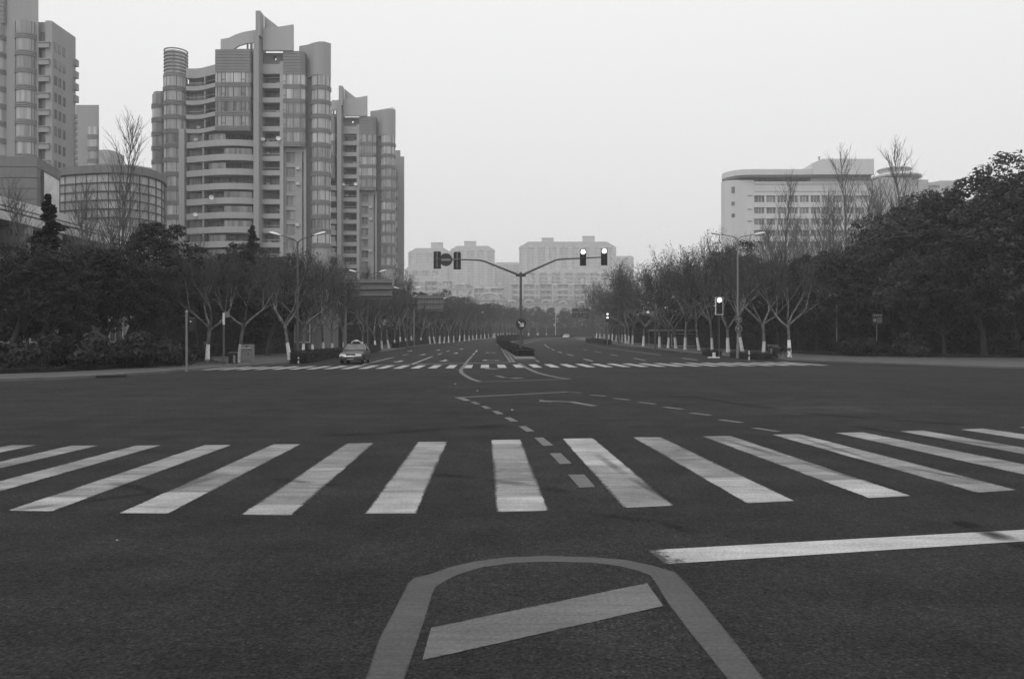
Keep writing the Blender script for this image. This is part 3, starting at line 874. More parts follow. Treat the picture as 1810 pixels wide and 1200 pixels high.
    for x in (-2.5, -1.6):
        m = MB(); m.tube([(x, 2.0, 60), (x, 2.0, 66.4)], 0.28, 8); m.tube([(x, 2.0, 66.4), (x, 2.0, 66.7)], 0.34, 8); child("chimney", m, 'wall_dark')
    m = MB(); m.box(0.65, 2.6, 0.2, 1.8, 57.0, 61.0); m.box(3.3, 5.0, 0.2, 1.8, 57.0, 61.0); m.box(2.6, 3.3, 0.2, 1.8, 57.0, 60.1); m.box(0.65, 5.0, 0.2, 1.8, 61.0, 61.6); child("stair_head", m, 'wall_dark')
    m = MB(); m.box(0.64, 4.34, -0.6, 0.1, 57.0, 59.0); child("roof_parapet", m, 'wall_light')
    # ---- narrow balconies beside the fin
    par_e = MB(); par_e.box(0.64, 4.34, -0.75, -0.55, 0, 0.9); par_e.box(0.64, 4.34, -0.74, 1.7, -0.14, -0.003); par_e = par_e.mesh("balcony_parapet")
    back_e = MB().box(0.64, 4.34, 1.4, 1.6, 0, 2.4).mesh("balcony_glazing")
    rail_e = MB().tube([(0.7, -0.65, 1.15), (4.3, -0.65, 1.15)], 0.05, 4).mesh("rail")
    for k in range(15):
        zf = Z0 - FP * k - WH - 0.25
        put("balcony_parapet", par_e, 'wall_light', root, (0, 0, zf - (0.35 if k < 4 else 0.55)))
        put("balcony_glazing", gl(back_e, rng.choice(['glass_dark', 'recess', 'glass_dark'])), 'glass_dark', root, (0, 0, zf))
        if rng.random() < 0.4: put("rail", rail_e, 'frame_light', root, (0, 0, zf - 0.3))
    m = MB(); m.box(4.35, 5.1, -1.0, 2.0, -1, 59.4); child("pier", m, 'wall_light')
    # ---- bay at the right, flat wall with windows under it
    bay = [(5.12, 0.5), (5.12, -1.3), (8.7, -1.3), (9.5, -0.7), (9.5, 0.9)]
    win_f = MB().ribbon([(x, y + 0.1) for x, y in bay], 0, WH, 0.05).mesh("window")
    mul_f = MB()
    for x in (5.75, 7.2, 8.65): mul_f.box(x - 0.05, x + 0.05, -1.26, -1.1, 0, WH)
    mul_f.box(5.14, 5.75, -1.26, -1.12, 0.5, 0.58); mul_f = mul_f.mesh("mullion")
    spn_f = MB(); ridge_wall(spn_f, bay, 0, FP - WH); spn_f = spn_f.mesh("spandrel")
    for k in range(5):
        zb = Z0 - FP * k - WH
        w = put("window", gl(win_f, 'glass'), 'glass', root, (0, 0, zb)); put("mullion", mul_f, 'frame_dark', w)
        put("spandrel", spn_f, 'wall_dark', root, (0, 0, zb - (FP - WH)))
    m = MB(); ridge_wall(m, bay, Z0, 61.5, 8); m.box(5.3, 9.3, -0.9, 1.8, 61.0, 61.2); child("louvred_parapet", m, 'wall_dark')
    zl = Z0 - FP * 5 - 0.01
    for (a, b, z0, z1) in ((5.11, 5.5, -1, zl), (7.3, 8.75, -1, zl), (9.15, 9.6, -1, zl)):
        m = MB(); m.box(a, b, -0.2, 1.95, z0, z1); child("wall", m, 'wall_mid')
    m = MB(); m.box(5.5, 9.15, -0.16, 1.8, zl - 1.0, zl - 0.001); child("wall", m, 'wall_mid')
    win_s = MB().box(5.5, 7.3, 0.1, 0.2, 0, 1.9).mesh("window")
    frm_s = MB(); frm_s.box(6.35, 6.45, 0.02, 0.099, 0, 1.9); frm_s.box(5.5, 7.3, -0.22, 0.09, -0.1, -0.002); frm_s = frm_s.mesh("window_frame")
    pan_s = MB().box(5.5, 7.3, -0.14, 1.5, 0, 1.07).mesh("wall_panel")
    slot = MB().box(8.75, 9.15, 0.2, 0.3, 0, FP).mesh("slot_window")
    for k in range(5, 15):
        zb = Z0 - FP * k - WH - 1.0
        w = put("window", gl(win_s, rng.choice(['glass_dark', 'glass_mid'])), 'glass_dark', root, (0, 0, zb)); put("window_frame", frm_s, 'wall_mid', w)
        put("wall_panel", pan_s, 'wall_mid', root, (0, 0, zb - 1.075))
        put("slot_window", slot, 'glass_dark', root, (0, 0, zb))
    # ---- right drum above the round bay
    m = MB(); q = [(7.3, 3.0), (9.6, 1.2), (11.2, -0.7)] + arc(12.35, 1.05, 2.1, 250, 368, 8) + [(12.6, 9.0)]
    n = len(m.v); k_ = len(q)
    for x, y in q: m.v.append((x, y, Z0 - 0.02))
    for x, y in q: m.v.append((x, y, pz(pl([(7.3, 82), (9.6, 79.5), (11.2, 76), (12.6, 73.6), (13.6, 74), (14.4, 77)], x if y < 8 else 14.4), D1 + y)))
    for i in range(k_ - 1): m.f.append((n + i, n + i + 1, n + k_ + i + 1, n + k_ + i))
    m.f.append(tuple(n + k_ + i for i in range(k_))); m.f.append(tuple(n + k_ - 1 - i for i in range(k_))); child("plain_drum", m, 'wall_mid')
    m = MB(); m.lathe([(1.9, -1), (1.9, Z0)], 12, cH); child("wall", m, 'wall_mid')
    m = MB(); m.box(9.6, 10.6, 1.2, 2.0, -1, Z0 + 0.1); child("recess_wall", m, 'wall_dark')
    m = MB(); m.lathe([(2.0, -1), (2.0, Z0 - FP * 12 - 0.05)], 14, cH, 172, 368); child("wall", m, 'wall_mid')
    # air conditioners and enclosures hung on by the tenants
    ac = MB().bbox(0, 0.8, -0.35, 0, 0, 0.55, 0.03).mesh("air_conditioner")
    for k in range(15):
        for (xa, ya, p_) in ((1.0, 1.35, 0.3), (3.2, 1.35, 0.3), (7.6, -0.2, 0.5 if k > 5 else 0), (-3.2, 1.25, 0.3 if k > 3 else 0), (-14.2, 2.2 if k < 4 else 1.25, 0.35), (-12.6, 2.2 if k < 4 else 1.25, 0.2)):
            if rng.random() < p_: put("air_conditioner", ac, 'frame_light', root, (xa + rng.uniform(-0.2, 0.2), ya, Z0 - FP * k - WH + rng.uniform(-0.1, 0.9)))
    # satellite dishes
    dish = MB().lathe([(0.02, 0.0), (0.3, 0.05), (0.48, 0.16), (0.5, 0.16), (0.3, 0.02)], 12).mesh("satellite_dish")
    for x, z, ty in ((0.9, 43.2, 60), (4.1, 43.4, 70), (-9.2, 31.0, 85), (-13.3, 27.7, 60)):
        put("satellite_dish", dish, 'lamp_head', root, (x, -1.2 if x > 0 else -2.6 if x > -10 else -0.6, z), (R(ty), 0, R(20)))
    return root

t1 = tower(thing("apartment_tower", (px(460, D1), D1, 0), "tall grey apartment tower with glazed drum on its roof, wavy balconies and raking fin", "tower"))
t2 = copy_tree(t1)
D2 = 214.0
t2.location = (px(603, D2), D2, 0)
tag(t2, "second tower with raking fin, partly hidden behind the tower with the glazed drum", "tower")

# ---- slim tower behind the second one
def slim_tower(name, d, x0, x1, y_top, label, step, bay, cut=None):
    root = thing(name, (px(x0, d), d, 0), label, "tower")
    w, h = px(x1, d) - px(x0, d), pz(y_top, d)
    m = MB(); sl = (x1 - CX) / FOC * 9
    m.slab([(0, 0), (w, 0), (w + sl, 9), (sl, 9)], -1, h - (cut or 0))
    m.build("wall", 'wall_mid', root)
    m = MB(); m.slab([(0.02, 0.02), (w * 0.68, 0.02), (w * 0.68 + sl, 8.9), (sl, 8.9)], h - (cut or 0) + 0.003, h + 0.01); m.build("roof_parapet", 'wall_mid', root)
    b0, b1 = bay
    win = MB().ribbon([(b0, 0.2), (b0 + 0.2, -0.7), (b1 - 0.2, -0.7), (b1, 0.2)], 0, 1.9, 0.1).mesh("window")
    spn = MB(); ridge_wall(spn, [(b0 - 0.06, 0.1), (b0 + 0.14, -0.84), (b1 - 0.14, -0.84), (b1 + 0.06, 0.1)], 0, step - 1.9, 3, 0.3); spn = spn.mesh("spandrel")
    z = h - 7.5
    while z > 10:
        put("window", win, 'glass', root, (0, 0, z)); put("spandrel", spn, 'wall_dark', root, (0, 0, z - (step - 1.9))); z -= step
    return root
slim_tower("apartment_tower", 232.0, 693, 714.5, 266, "slim grey tower showing its edge against the sky behind the second fin tower", 2.98, (0.4, 1.6), 1.8)

# ---- tower cut by the edge of the picture
DA = 139.0; SA = FOC / DA
ra = thing("apartment_tower", (px(46, DA), DA, 0), "tall apartment tower at the left edge of the picture with a column of curved bays", "tower")
def ax(p): return (p - 46) / SA
m = MB(); m.slab([(ax(-90), 0), (ax(68), 0), (ax(68) - 6.2, 10), (ax(-90) - 8, 10)], -1, 80); m.build("wall", 'wall_mid', ra)
m = MB(); m.box(ax(60), ax(88), 0.9, 7.4, -1, pz(36, DA)); m.box(ax(79), ax(88.5), 0.2, 0.9, -1, pz(36, DA) - 0.01); m.build("wall", 'wall_mid', ra)
m = MB(); m.box(ax(88.5), ax(91), 0.2, 7.7, -1, pz(37, DA)); m.build("side_wall", 'wall_mid', ra)
win = MB().lathe([(1.85, 0), (1.85, 2.05)], 12, (0, 0.55), 198, 342).mesh("window")
mul = MB()
for a in (208, 222, 318, 332):
    x, y = 1.87 * math.cos(R(a)), 0.55 + 1.87 * math.sin(R(a)); mul.tube([(x, y, 0), (x, y, 2.05)], 0.05, 4)
mul = mul.mesh("mullion")
spn = MB().lathe(ridge_profile(2.0, 0, 0.94), 12, (0, 0.55), 195, 345).mesh("spandrel")
shelf = MB(); shelf.box(0, 1.9, -0.5, 0.9, 0, 0.9); shelf.box(-0.08, 1.98, -0.62, 0.9, 0.9, 1.05); shelf = shelf.mesh("balcony_parapet")
glz = MB().box(0.0, 1.9, 0.3, 0.4, 0, 2.0).mesh("balcony_glazing")
slot = MB().box(-0.02, 0.05, 0, 0.8, 0, 1.6).mesh("slot_window")
rng = random.Random(8)
for k in range(9):
    zt = pz(41 + 30.3 * k, DA)
    w = put("window", win, 'glass', ra, (0, 0, zt - 2.05)); put("mullion", mul, 'frame_dark', w)
    put("spandrel", spn, 'wall_dark', ra, (0, 0, zt - 2.99))
    put("window", win, 'glass', ra, (ax(-8), 0, zt - 2.25)); put("spandrel", spn, 'wall_dark', ra, (ax(-8), 0, zt - 3.19))
    z2 = pz(55 + 29.8 * k, DA)
    put("balcony_glazing", glz, 'glass_dark', ra, (ax(68), 0.3, z2 - 2.0)); put("balcony_parapet", shelf, 'wall_mid', ra, (ax(67.5), 0.4, z2 - 2.95))
    for j, yy in enumerate((1.4, 2.7, 4.1)):
        put("slot_window", slot, 'glass_dark', ra, (ax(91), yy - 0.6, pz(70 + 30 * k, DA) - 1.7))
m = MB()
ridge_wall(m, [(ax(-60), -0.2), (ax(-60), -0.6), (ax(10), -0.6), (ax(12), -0.2)], pz(44, DA), pz(-30, DA), 10, 0.4); m.build("louvred_parapet", 'wall_dark', ra)
m = MB()
for k in range(4): m.box(ax(91) - 0.1, ax(91) + 0.5, 6.9, 7.9, 52 - k * 2.2, 53.2 - k * 2.2)
for k in range(16): m.box(ax(91) - 0.1, ax(91) + 0.3, 7.1, 7.8, 26 + k * 1.1, 26.7 + k * 1.1)
m.build("ledge", 'wall_mid', ra)

slim_tower("apartment_tower", 200.0, 134, 175, 186, "dark grey tower with pale bay column between left edge tower and leafless poplar", 3.0, (3.2, 5.6))
rb = thing("apartment_tower", (px(172, 270), 270, 0), "low distant tower with cut corner peeping over the glass drum building", "tower")
m = MB(); m.slab([(0, 0), (3.9, 0), (4.8, 2.0), (4.8, 9), (0, 9)], -1, pz(265, 270)); m.build("wall", 'wall_mid', rb)
m = MB()
for k in range(5): m.box(0.4, 3.6, -0.15, 0.02, 60 - k * 3.0, 61.6 - k * 3.0)
m.build("spandrel", 'wall_dark', rb)
rb2 = thing("far_block", (px(220, 240), 240, 0), "flat pale roof line peeping over the glass drum building beside the poplar", "building")
m = MB(); m.prism([(0, -1), (8.2, -1), (8.2, pz(297, 240)), (6, pz(295, 240)), (2.5, pz(291, 240)), (0, pz(291, 240))], 0, 12); m.build("wall", 'wall_mid', rb2)
m = MB(); m.box(-0.15, 8.35, -0.15, 0.3, 52.2, 52.7); m.build("coping", 'wall_light', rb2)

# ---- glass-panelled drum building
DD = 120.0
rd = thing("glass_drum_building", (px(97, DD), DD, 0), "curved glass panelled building with dark ribs in front of the tower with the glazed drum", "building")
O = rd.location
def dx(p, d=DD): return px(p, d) - O.x
plan = [(dx(p, DD + y), y) for p, y in ((97, 0.0), (115, -0.9), (134, -1.6), (153, -2.1), (172, -2.5), (192, -2.7), (212, -2.6), (230, -2.1), (247, -1.2), (262, 0.0), (275, 1.6), (285, 3.6), (290, 5.8), (291, 8.0))]
ztop, zlow, rows = pz(314, DD), pz(314, DD) - 1.29 * 11, 11
m = MB(); inner = [(p.x, p.y) for p in offset([Vector(q) for q in plan], 0.5)]
back_ = [(dx(280, DD + 16), 16), (dx(97), 16)]
m.slab(inner + back_, -1, ztop); m.build("wall", 'stone_block', rd)
for i in range(len(plan) - 1):
    (xa, ya), (xb, yb) = plan[i], plan[i + 1]
    ex, ey = (xb - xa), (yb - ya)
    pm = MB().ribbon([(xa + ex * 0.03, ya + ey * 0.03), (xb - ex * 0.03, yb - ey * 0.03)], 0.05, 1.24, 0.1).mesh("glass_panel")
    for r in range(rows): put("glass_panel", pm, 'glass_drum', rd, (0, 0, zlow + r * 1.29))
rib = MB().ribbon([(p.x, p.y) for p in offset([Vector(q) for q in plan], -0.16)], 0, 0.14, 0.3).mesh("rib")
for r in range(rows + 1): put("rib", rib, 'frame_dark', rd, (0, 0, zlow + r * 1.29 - 0.06))
for (x, y) in plan:
    m = MB(); m.box(x - 0.07, x + 0.07, y - 0.06, y + 0.3, zlow, ztop); m.build("mullion", 'frame_dark', rd)
m = MB(); m.ribbon([(p.x, p.y) for p in offset([Vector(q) for q in plan], -0.35)], ztop + 0.1, ztop + 1.25, 0.7)
m.slab(inner + back_, ztop + 0.02, ztop + 1.0); m.build("parapet", 'stone_block', rd)

# ---- stone block with the billboard
DB = 100.0
rk = thing("stone_block_building", (px(65, DB), DB, 0), "grey stone clad block with a tall pale billboard beside the glass drum building", "building")
zt = pz(276, DB); H = int(zt / 1.35)
m = MB(); m.slab([(-40, 0.12), (-0.12, 0.12), (-1.9, 8.6), (-40, 8.6)], -1, zt - 0.05); m.build("wall", 'frame_dark', rk)
course = MB(); course.ribbon([(-40, 0), (0, 0), (-1.8, 8.4)], 0, 1.27, 0.3); course = course.mesh("stone_course")
for r in range(4, H + 1):
    if zt - (H - r + 1) * 1.35 > 3: put("stone_course", course, 'stone_block', rk, (0, 0, zt - (H - r + 1) * 1.35))
m = MB(); e = Vector((-1.8, 8.4)).normalized(); nn = Vector((e.y, -e.x))
def sp(a, b): return (e.x * a + nn.x * b, e.y * a + nn.y * b)
z0, z1 = zt - 6.8, zt - 1.6
m.slab([sp(1.6, 0.02), sp(1.6, 0.25), sp(7.4, 0.25), sp(7.4, 0.02)], z0, z1); bb = m.build("billboard", 'poster', rk)
m = MB()
m.slab([sp(1.45, 0.02), sp(1.45, 0.32), sp(1.6, 0.32), sp(1.6, 0.02)], z0 - 0.15, z1 + 0.15)
m.slab([sp(7.4, 0.02), sp(7.4, 0.32), sp(7.55, 0.32), sp(7.55, 0.02)], z0 - 0.15, z1 + 0.15)
m.slab([sp(1.6, 0.02), sp(1.6, 0.32), sp(7.4, 0.32), sp(7.4, 0.02)], z1, z1 + 0.15); m.slab([sp(1.6, 0.02), sp(1.6, 0.32), sp(7.4, 0.32), sp(7.4, 0.02)], z0 - 0.15, z0)
m.build("frame", 'frame_dark', bb)

# ---- low pavilion along the cross street with its white fascia
D0 = 58.0
rp = thing("pavilion", (-37.2, 44.0, 0), "low long pavilion with double white fascia behind the left trees", "building")
LEN = 33.0
m = MB(); m.box(-14, -0.5, 0, LEN, -1, 10.2); m.build("wall", 'stone_block', rp)
for (z0, z1, out, mat) in ((10.3, 10.9, 0.9, 'fascia'), (10.9, 11.05, 0.55, 'frame_dark'), (11.05, 11.25, 0.85, 'fascia'), (11.25, 11.36, 0.5, 'frame_dark'), (11.36, 11.95, 0.8, 'fascia')):
    m = MB(); m.box(-14.2, out, -0.4 - out * 0.1, LEN + out, z0, z1 - 0.003); m.build("fascia", mat, rp)
colm = MB().lathe([(0.5, 0), (0.5, 0.3), (0.36, 0.4), (0.33, 9.6), (0.45, 9.75), (0.5, 10.28)], 12).mesh("column")
wnd = MB().box(-0.52, -0.42, 0, 1.5, 0, 2.2).mesh("window")
sill = MB(); sill.box(-0.5, -0.3, -0.15, 1.65, -0.15, -0.003); sill.box(-0.5, -0.36, -0.12, 0.0, 0, 2.3); sill.box(-0.5, -0.36, 1.5, 1.62, 0, 2.3); sill.box(-0.5, -0.36, -0.12, 1.62, 2.2, 2.35); sill = sill.mesh("window_frame")
for i in range(9):
    put("column", colm, 'fascia', rp, (0.2, 0.6 + i * 4.0, 0))
    for z in (1.6, 5.4):
        if i < 8:
            w = put("window", wnd, 'glass_dark', rp, (0, 1.9 + i * 4.0, z)); put("window_frame", sill, 'fascia', w)

# ---- pale low house behind the left plane trees
rh = thing("garden_house", (-46, 92, gz(92)), "low grey house half hidden behind the dark trees of the left avenue side", "building")
m = MB(); m.box(0, 24, 0, 9, -1, 6.0); m.build("wall", 'stone_block', rh)
m = MB(); m.prism([(-0.6, 6.0), (24.6, 6.0), (22, 8.4), (2, 8.4)], -0.5, 9.5); m.build("roof", 'wall_dark', rh)
wnd2 = MB().box(0, 1.6, -0.06, 0.04, 0, 2.0).mesh("window"); fr2 = MB(); fr2.box(-0.12, 1.72, -0.14, -0.001, -0.14, -0.002); fr2.box(-0.12, 0, -0.12, 0, 0, 2.1); fr2.box(1.6, 1.72, -0.12, 0, 0, 2.1); fr2 = fr2.mesh("window_frame")
for i in range(7):
    w = put("window", wnd2, 'glass_dark', rh, (1.2 + i * 3.3, 0, 1.4)); put("window_frame", fr2, 'fascia', w)

# ---- pale institute on the right with the curved roof canopy
DR = 260.0
ri = thing("institute_building", (px(1275, DR), DR, 0), "pale building with curved overhanging roof canopy and rows of wide windows", "building")
def rx(p): return px(p, DR) - px(1275, DR)
zc = pz(318, DR)
m = MB(); m.slab([(5.2, 18), (1.0, 4.0)] + arc(4.3, 3.4, 3.4, 190, 268, 6) + [(rx(1333), 0.0), (rx(1333), 18)], -1, zc - 0.1); m.build("wall", 'inst_wall', ri)
m = MB(); m.box(rx(1333), rx(1540), 0.5, 18, -1, pz(321, DR)); m.build("wall", 'inst_grey', ri)
for r, y in enumerate((347, 368, 388, 408, 428)):
    z1 = pz(y, DR)
    m = MB(); m.box(rx(1333), rx(1541), -0.1, 0.5, z1 + 0.2, pz(321, DR) if r == 0 else z1 + 1.9); m.build("wall_band", 'inst_wall', ri)
    for i in range(10):
        x = rx(1335 + i * 19.6)
        if r == 0 and i == 9: continue
        me = shared(KIDS, "iwin", lambda: MB().box(0, 2.95, 0.2, 0.35, 0, 1.95).mesh("window"))
        fm = shared(KIDS, "ifrm", lambda: MB().box(0, 2.95, -0.12, 0.19, -0.14, -0.002).box(0.95, 1.05, 0.1, 0.199, 0, 1.95).box(1.95, 2.05, 0.1, 0.199, 0, 1.95).mesh("window_frame"))
        w = put("window", me, 'glass_dark', ri, (x, 0, z1 - 1.95)); put("window_frame", fm, 'inst_wall', w)
        m2 = shared(KIDS, "ipier", lambda: MB().box(2.95, 3.62, -0.06, 0.5, -1.9, 2.15).mesh("pier"))
        put("pier", m2, 'inst_wall', ri, (x, 0, z1 - 1.95))
for y in (326, 338.5):
    m = MB(); m.box(rx(1334), rx(1540), -0.2, -0.101, pz(y, DR) - 0.12, pz(y, DR) + 0.12); m.build("string_course", 'inst_grey', ri)
for y in (336, 360, 381):
    me = shared(KIDS, "isq", lambda: MB().box(-0.55, 0.55, -0.06, 0.1, -0.8, 0.8).mesh("window"))
    put("window", me, 'glass_dark', ri, (rx(1296), 0, pz(y, DR)), (0, 0, 0), (1, 1, 1.3 if y == 336 else 0.75))
    me = shared(KIDS, "islot", lambda: MB().box(-0.8, 0.7, -0.12, 0.1, -0.14, 0.14).mesh("vent"))
    put("vent", me, 'wall_dark', ri, (rx(1326), 0, pz(y + 10, DR)))
def capsule(x0, x1, y0, y1, n=8):
    r = (y1 - y0) / 2; cy = (y0 + y1) / 2
    return arc(x0 + r, cy, r, 90, 270, n) + [(x1, y0), (x1, y1)]
can = capsule(rx(1274) + 2.0, rx(1500), -1.6, 13)
m = MB(); m.slab(can, pz(311, DR), pz(301, DR)); m.build("roof_canopy", 'inst_wall', ri)
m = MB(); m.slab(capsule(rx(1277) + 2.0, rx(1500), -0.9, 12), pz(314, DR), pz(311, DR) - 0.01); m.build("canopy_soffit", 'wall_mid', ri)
m = MB()
for i in range(12): m.tube([(rx(1340 + i * 9), 0.6, pz(320, DR)), (rx(1340 + i * 9), 0.6, pz(313, DR))], 0.12, 5)
m.build("railing", 'wall_mid', ri)
m = MB(); m.prism([(rx(1432), pz(311, DR)), (rx(1540), pz(311, DR)), (rx(1540), pz(283.5, DR)), (rx(1450), pz(283.5, DR)), (rx(1432), pz(291, DR))], -2.0, 10); m.build("roof_block", 'inst_wall', ri)
m = MB(); m.box(rx(1433), rx(1540), 0.3, 10, pz(322, DR), pz(311, DR) - 0.01); m.build("roof_block", 'inst_grey', ri)
m = MB(); m.box(rx(1497), rx(1538), -0.2, 0.29, pz(317.5, DR), pz(314, DR)); m.build("roof_block_window", 'glass_dark', ri)
m = MB(); m.tube([(rx(1450), 1, pz(284, DR)), (rx(1450), 1, pz(277, DR))], 0.2, 6); m.tube([(rx(1450), 1, pz(277.6, DR)), (rx(1450), 1, pz(276.4, DR))], 0.38, 6); m.build("vent_pipe", 'wall_dark', ri)

DQ = 330.0
rq = thing("round_roof_building", (px(1557, DQ), DQ, 0), "distant grey building with oval flying saucer roof behind the leafless trees", "building")
def qx(p): return px(p, DQ) - px(1557, DQ)
m = MB(); m.box(0, qx(1612), 0, 14, -1, pz(314, DQ)); m.box(qx(1612), qx(1645), 2, 14, -1, pz(316, DQ)); m.build("wall", 'inst_grey', rq)
m = MB(); m.prism([(qx(1645), -1), (qx(1700), -1), (qx(1700), pz(317, DQ)), (qx(1668), pz(317, DQ)), (qx(1655), pz(320, DQ)), (qx(1645), pz(320, DQ))], 3, 14); m.build("wing", 'inst_grey', rq)
m = MB()
cxq = qx(1600)
m.lathe([(7.0, pz(312, DQ)), (9.9, pz(309.5, DQ)), (10.1, pz(307, DQ)), (8.5, pz(304, DQ)), (0.1, pz(303, DQ))], 28, (cxq, 8)); m.build("oval_roof", 'inst_wall', rq)
m = MB(); m.lathe([(6.0, pz(304, DQ)), (6.0, pz(295, DQ)), (6.8, pz(294.4, DQ)), (6.8, pz(293, DQ)), (0.1, pz(292.4, DQ))], 20, (qx(1597), 8)); m.build("lantern", 'inst_grey', rq)
m = MB(); m.box(qx(1536), qx(1557), 4, 10, -1, pz(335, DQ)); m.box(qx(1534), qx(1559), 3.6, 10.4, pz(335, DQ) + 0.002, pz(333, DQ)); m.build("side_wing", 'inst_wall', rq)
m = MB()
for i in range(6): m.box(qx(1648 + i * 3.4), qx(1650.2 + i * 3.4), 2.8, 3.02, pz(330, DQ), pz(325, DQ))
tag(m.build("wing_window", 'glass_dark', rq), kind="stuff")

# ---- hazy apartment blocks that close the avenue
def apartment(d, x0, x1, y_eave, y_ridge, cols, rows, label, seed, roof_cut=0.16, pitch=3.0, y_end=620, pent=()):
    root = thing("apartment_block", (px(x0, d), d, 2.0), label, "building", None)
    rg = random.Random(seed)
    W = px(x1, d) - px(x0, d)
    ze, zr = pz(y_eave, d) - 2, pz(y_ridge, d) - 2
    m = MB(); m.box(0, W, 0, 16, -1, ze); m.build("wall", 'far_wall', root)
    m = MB(); c = W * roof_cut
    n = len(m.v); m.v += [(-0.6, -0.6, ze), (W + 0.6, -0.6, ze), (W + 0.6, 16.6, ze), (-0.6, 16.6, ze), (c, 4, zr), (W - c, 4, zr), (W - c, 12, zr), (c, 12, zr)]
    for q in ((0,1,5,4),(1,2,6,5),(2,3,7,6),(3,0,4,7),(4,5,6,7)): m.f.append(tuple(n + i for i in q))
    m.build("roof", 'far_roof', root)
    cw = W / cols
    projecting = MB(); trim = MB(); glass = MB(); dorm = MB()
    for i in range(cols):
        xa, xb = i * cw, (i + 1) * cw
        if i % 3 == 1:
            projecting.box(xa + 0.1, xb - 0.1, -1.4, 0, -1, ze - 0.4)
            f = -1.4
        else: f = 0.0
        for r in range(rows):
            zt = ze - 0.9 - r * pitch
            if zt < 2: break
            glass.box(xa + cw * 0.18, xb - cw * 0.18, f - 0.04, f + 0.03, zt - 1.9, zt)
            if i % 3 != 1:
                trim.box(xa + 0.1, xb - 0.1, f - 1.0, f - 0.8, zt - 2.7, zt - 1.95)
            elif rg.random() < 0.5:
                trim.box(xa + cw * 0.14, xb - cw * 0.14, f - 0.14, f - 0.045, zt - 2.1, zt - 1.92)
        if i % 2 == 0:
            trim.box(xa - 0.12, xa + 0.12, -1.5, -0.02, 4, ze - 0.4)
        if i % 3 == 0:
            dorm.box(xa + cw * 0.3, xb - cw * 0.3, -0.3, 3.0, ze + 0.02, ze + 2.3)
            dorm.lathe([(cw * 0.22, ze + 2.31), (0.05, ze + 3.0)], 8, ((xa + xb) / 2, 1.2))
    trim.box(-0.7, W + 0.7, -0.8, -0.62, ze - 0.35, ze - 0.02)
    projecting.build("bay_column", 'far_wall', root)
    tag(glass.build("window_grid", 'far_glass', root), kind="stuff"); tag(trim.build("balcony_trim", 'far_trim', root), kind="stuff")
    if dorm.v: dorm.build("dormer", 'far_wall', root)
    for (p0, p1, yt) in pent:
        m = MB(); a, b = px(p0, d) - px(x0, d), px(p1, d) - px(x0, d); m.box(a, b, 5, 11, zr - 2.0, pz(yt, d) - 2); m.box(a - 0.4, b + 0.4, 4.6, 11.4, pz(yt, d) - 1.99, pz(yt, d) - 1.6)
        m.build("roof_house", 'far_wall', root)
    return root
apartment(930, 918, 1089, 437.5, 426.5, 26, 24, "hazy mansard roofed apartment block behind the signal arm with two lights", 3, 0.09, 3.3, pent=((958, 979, 420), (1031, 1052, 417)))
apartment(940, 796, 874, 443, 434, 13, 24, "hazy mansard roofed apartment block behind the two signals seen from behind", 5, 0.14, 3.3, pent=((820, 841, 426),))
apartment(950, 722, 797, 447, 438, 12, 24, "hazy mansard roofed apartment block beside the slim tower edge", 6, 0.16, 3.3, pent=((761, 782, 428.5),))
apartment(980, 874, 919, 468, 463, 7, 18, "faint low apartment block in the gap behind the signal pole fork", 7, 0.05, 3.3)
apartment(980, 1088, 1120, 456, 452, 6, 18, "faint apartment block half hidden by the leafless trees of the right avenue side", 9, 0.05, 3.3)
apartment(640, 938, 1072, 482, 474, 18, 9, "hazy stepped apartment row with white cornice in front of the mansard block", 11, 0.06, 3.2)
apartment(440, 905, 1085, 502, 500.5, 18, 6, "hazy balcony fronted apartment row with bright parapet line", 12, 0.01, 3.0)
apartment(470, 700, 794, 497, 486, 9, 6, "hazy hipped roof apartment row behind the far overhead sign", 13, 0.2, 3.0)
apartment(700, 716, 770, 478, 466, 9, 8, "faint gabled apartment row between slim tower and the signals", 17, 0.2, 3.0)
apartment(450, 782, 888, 509, 506, 10, 5, "hazy apartment row with flat pale parapet behind the far street lamps", 14, 0.02, 3.0)

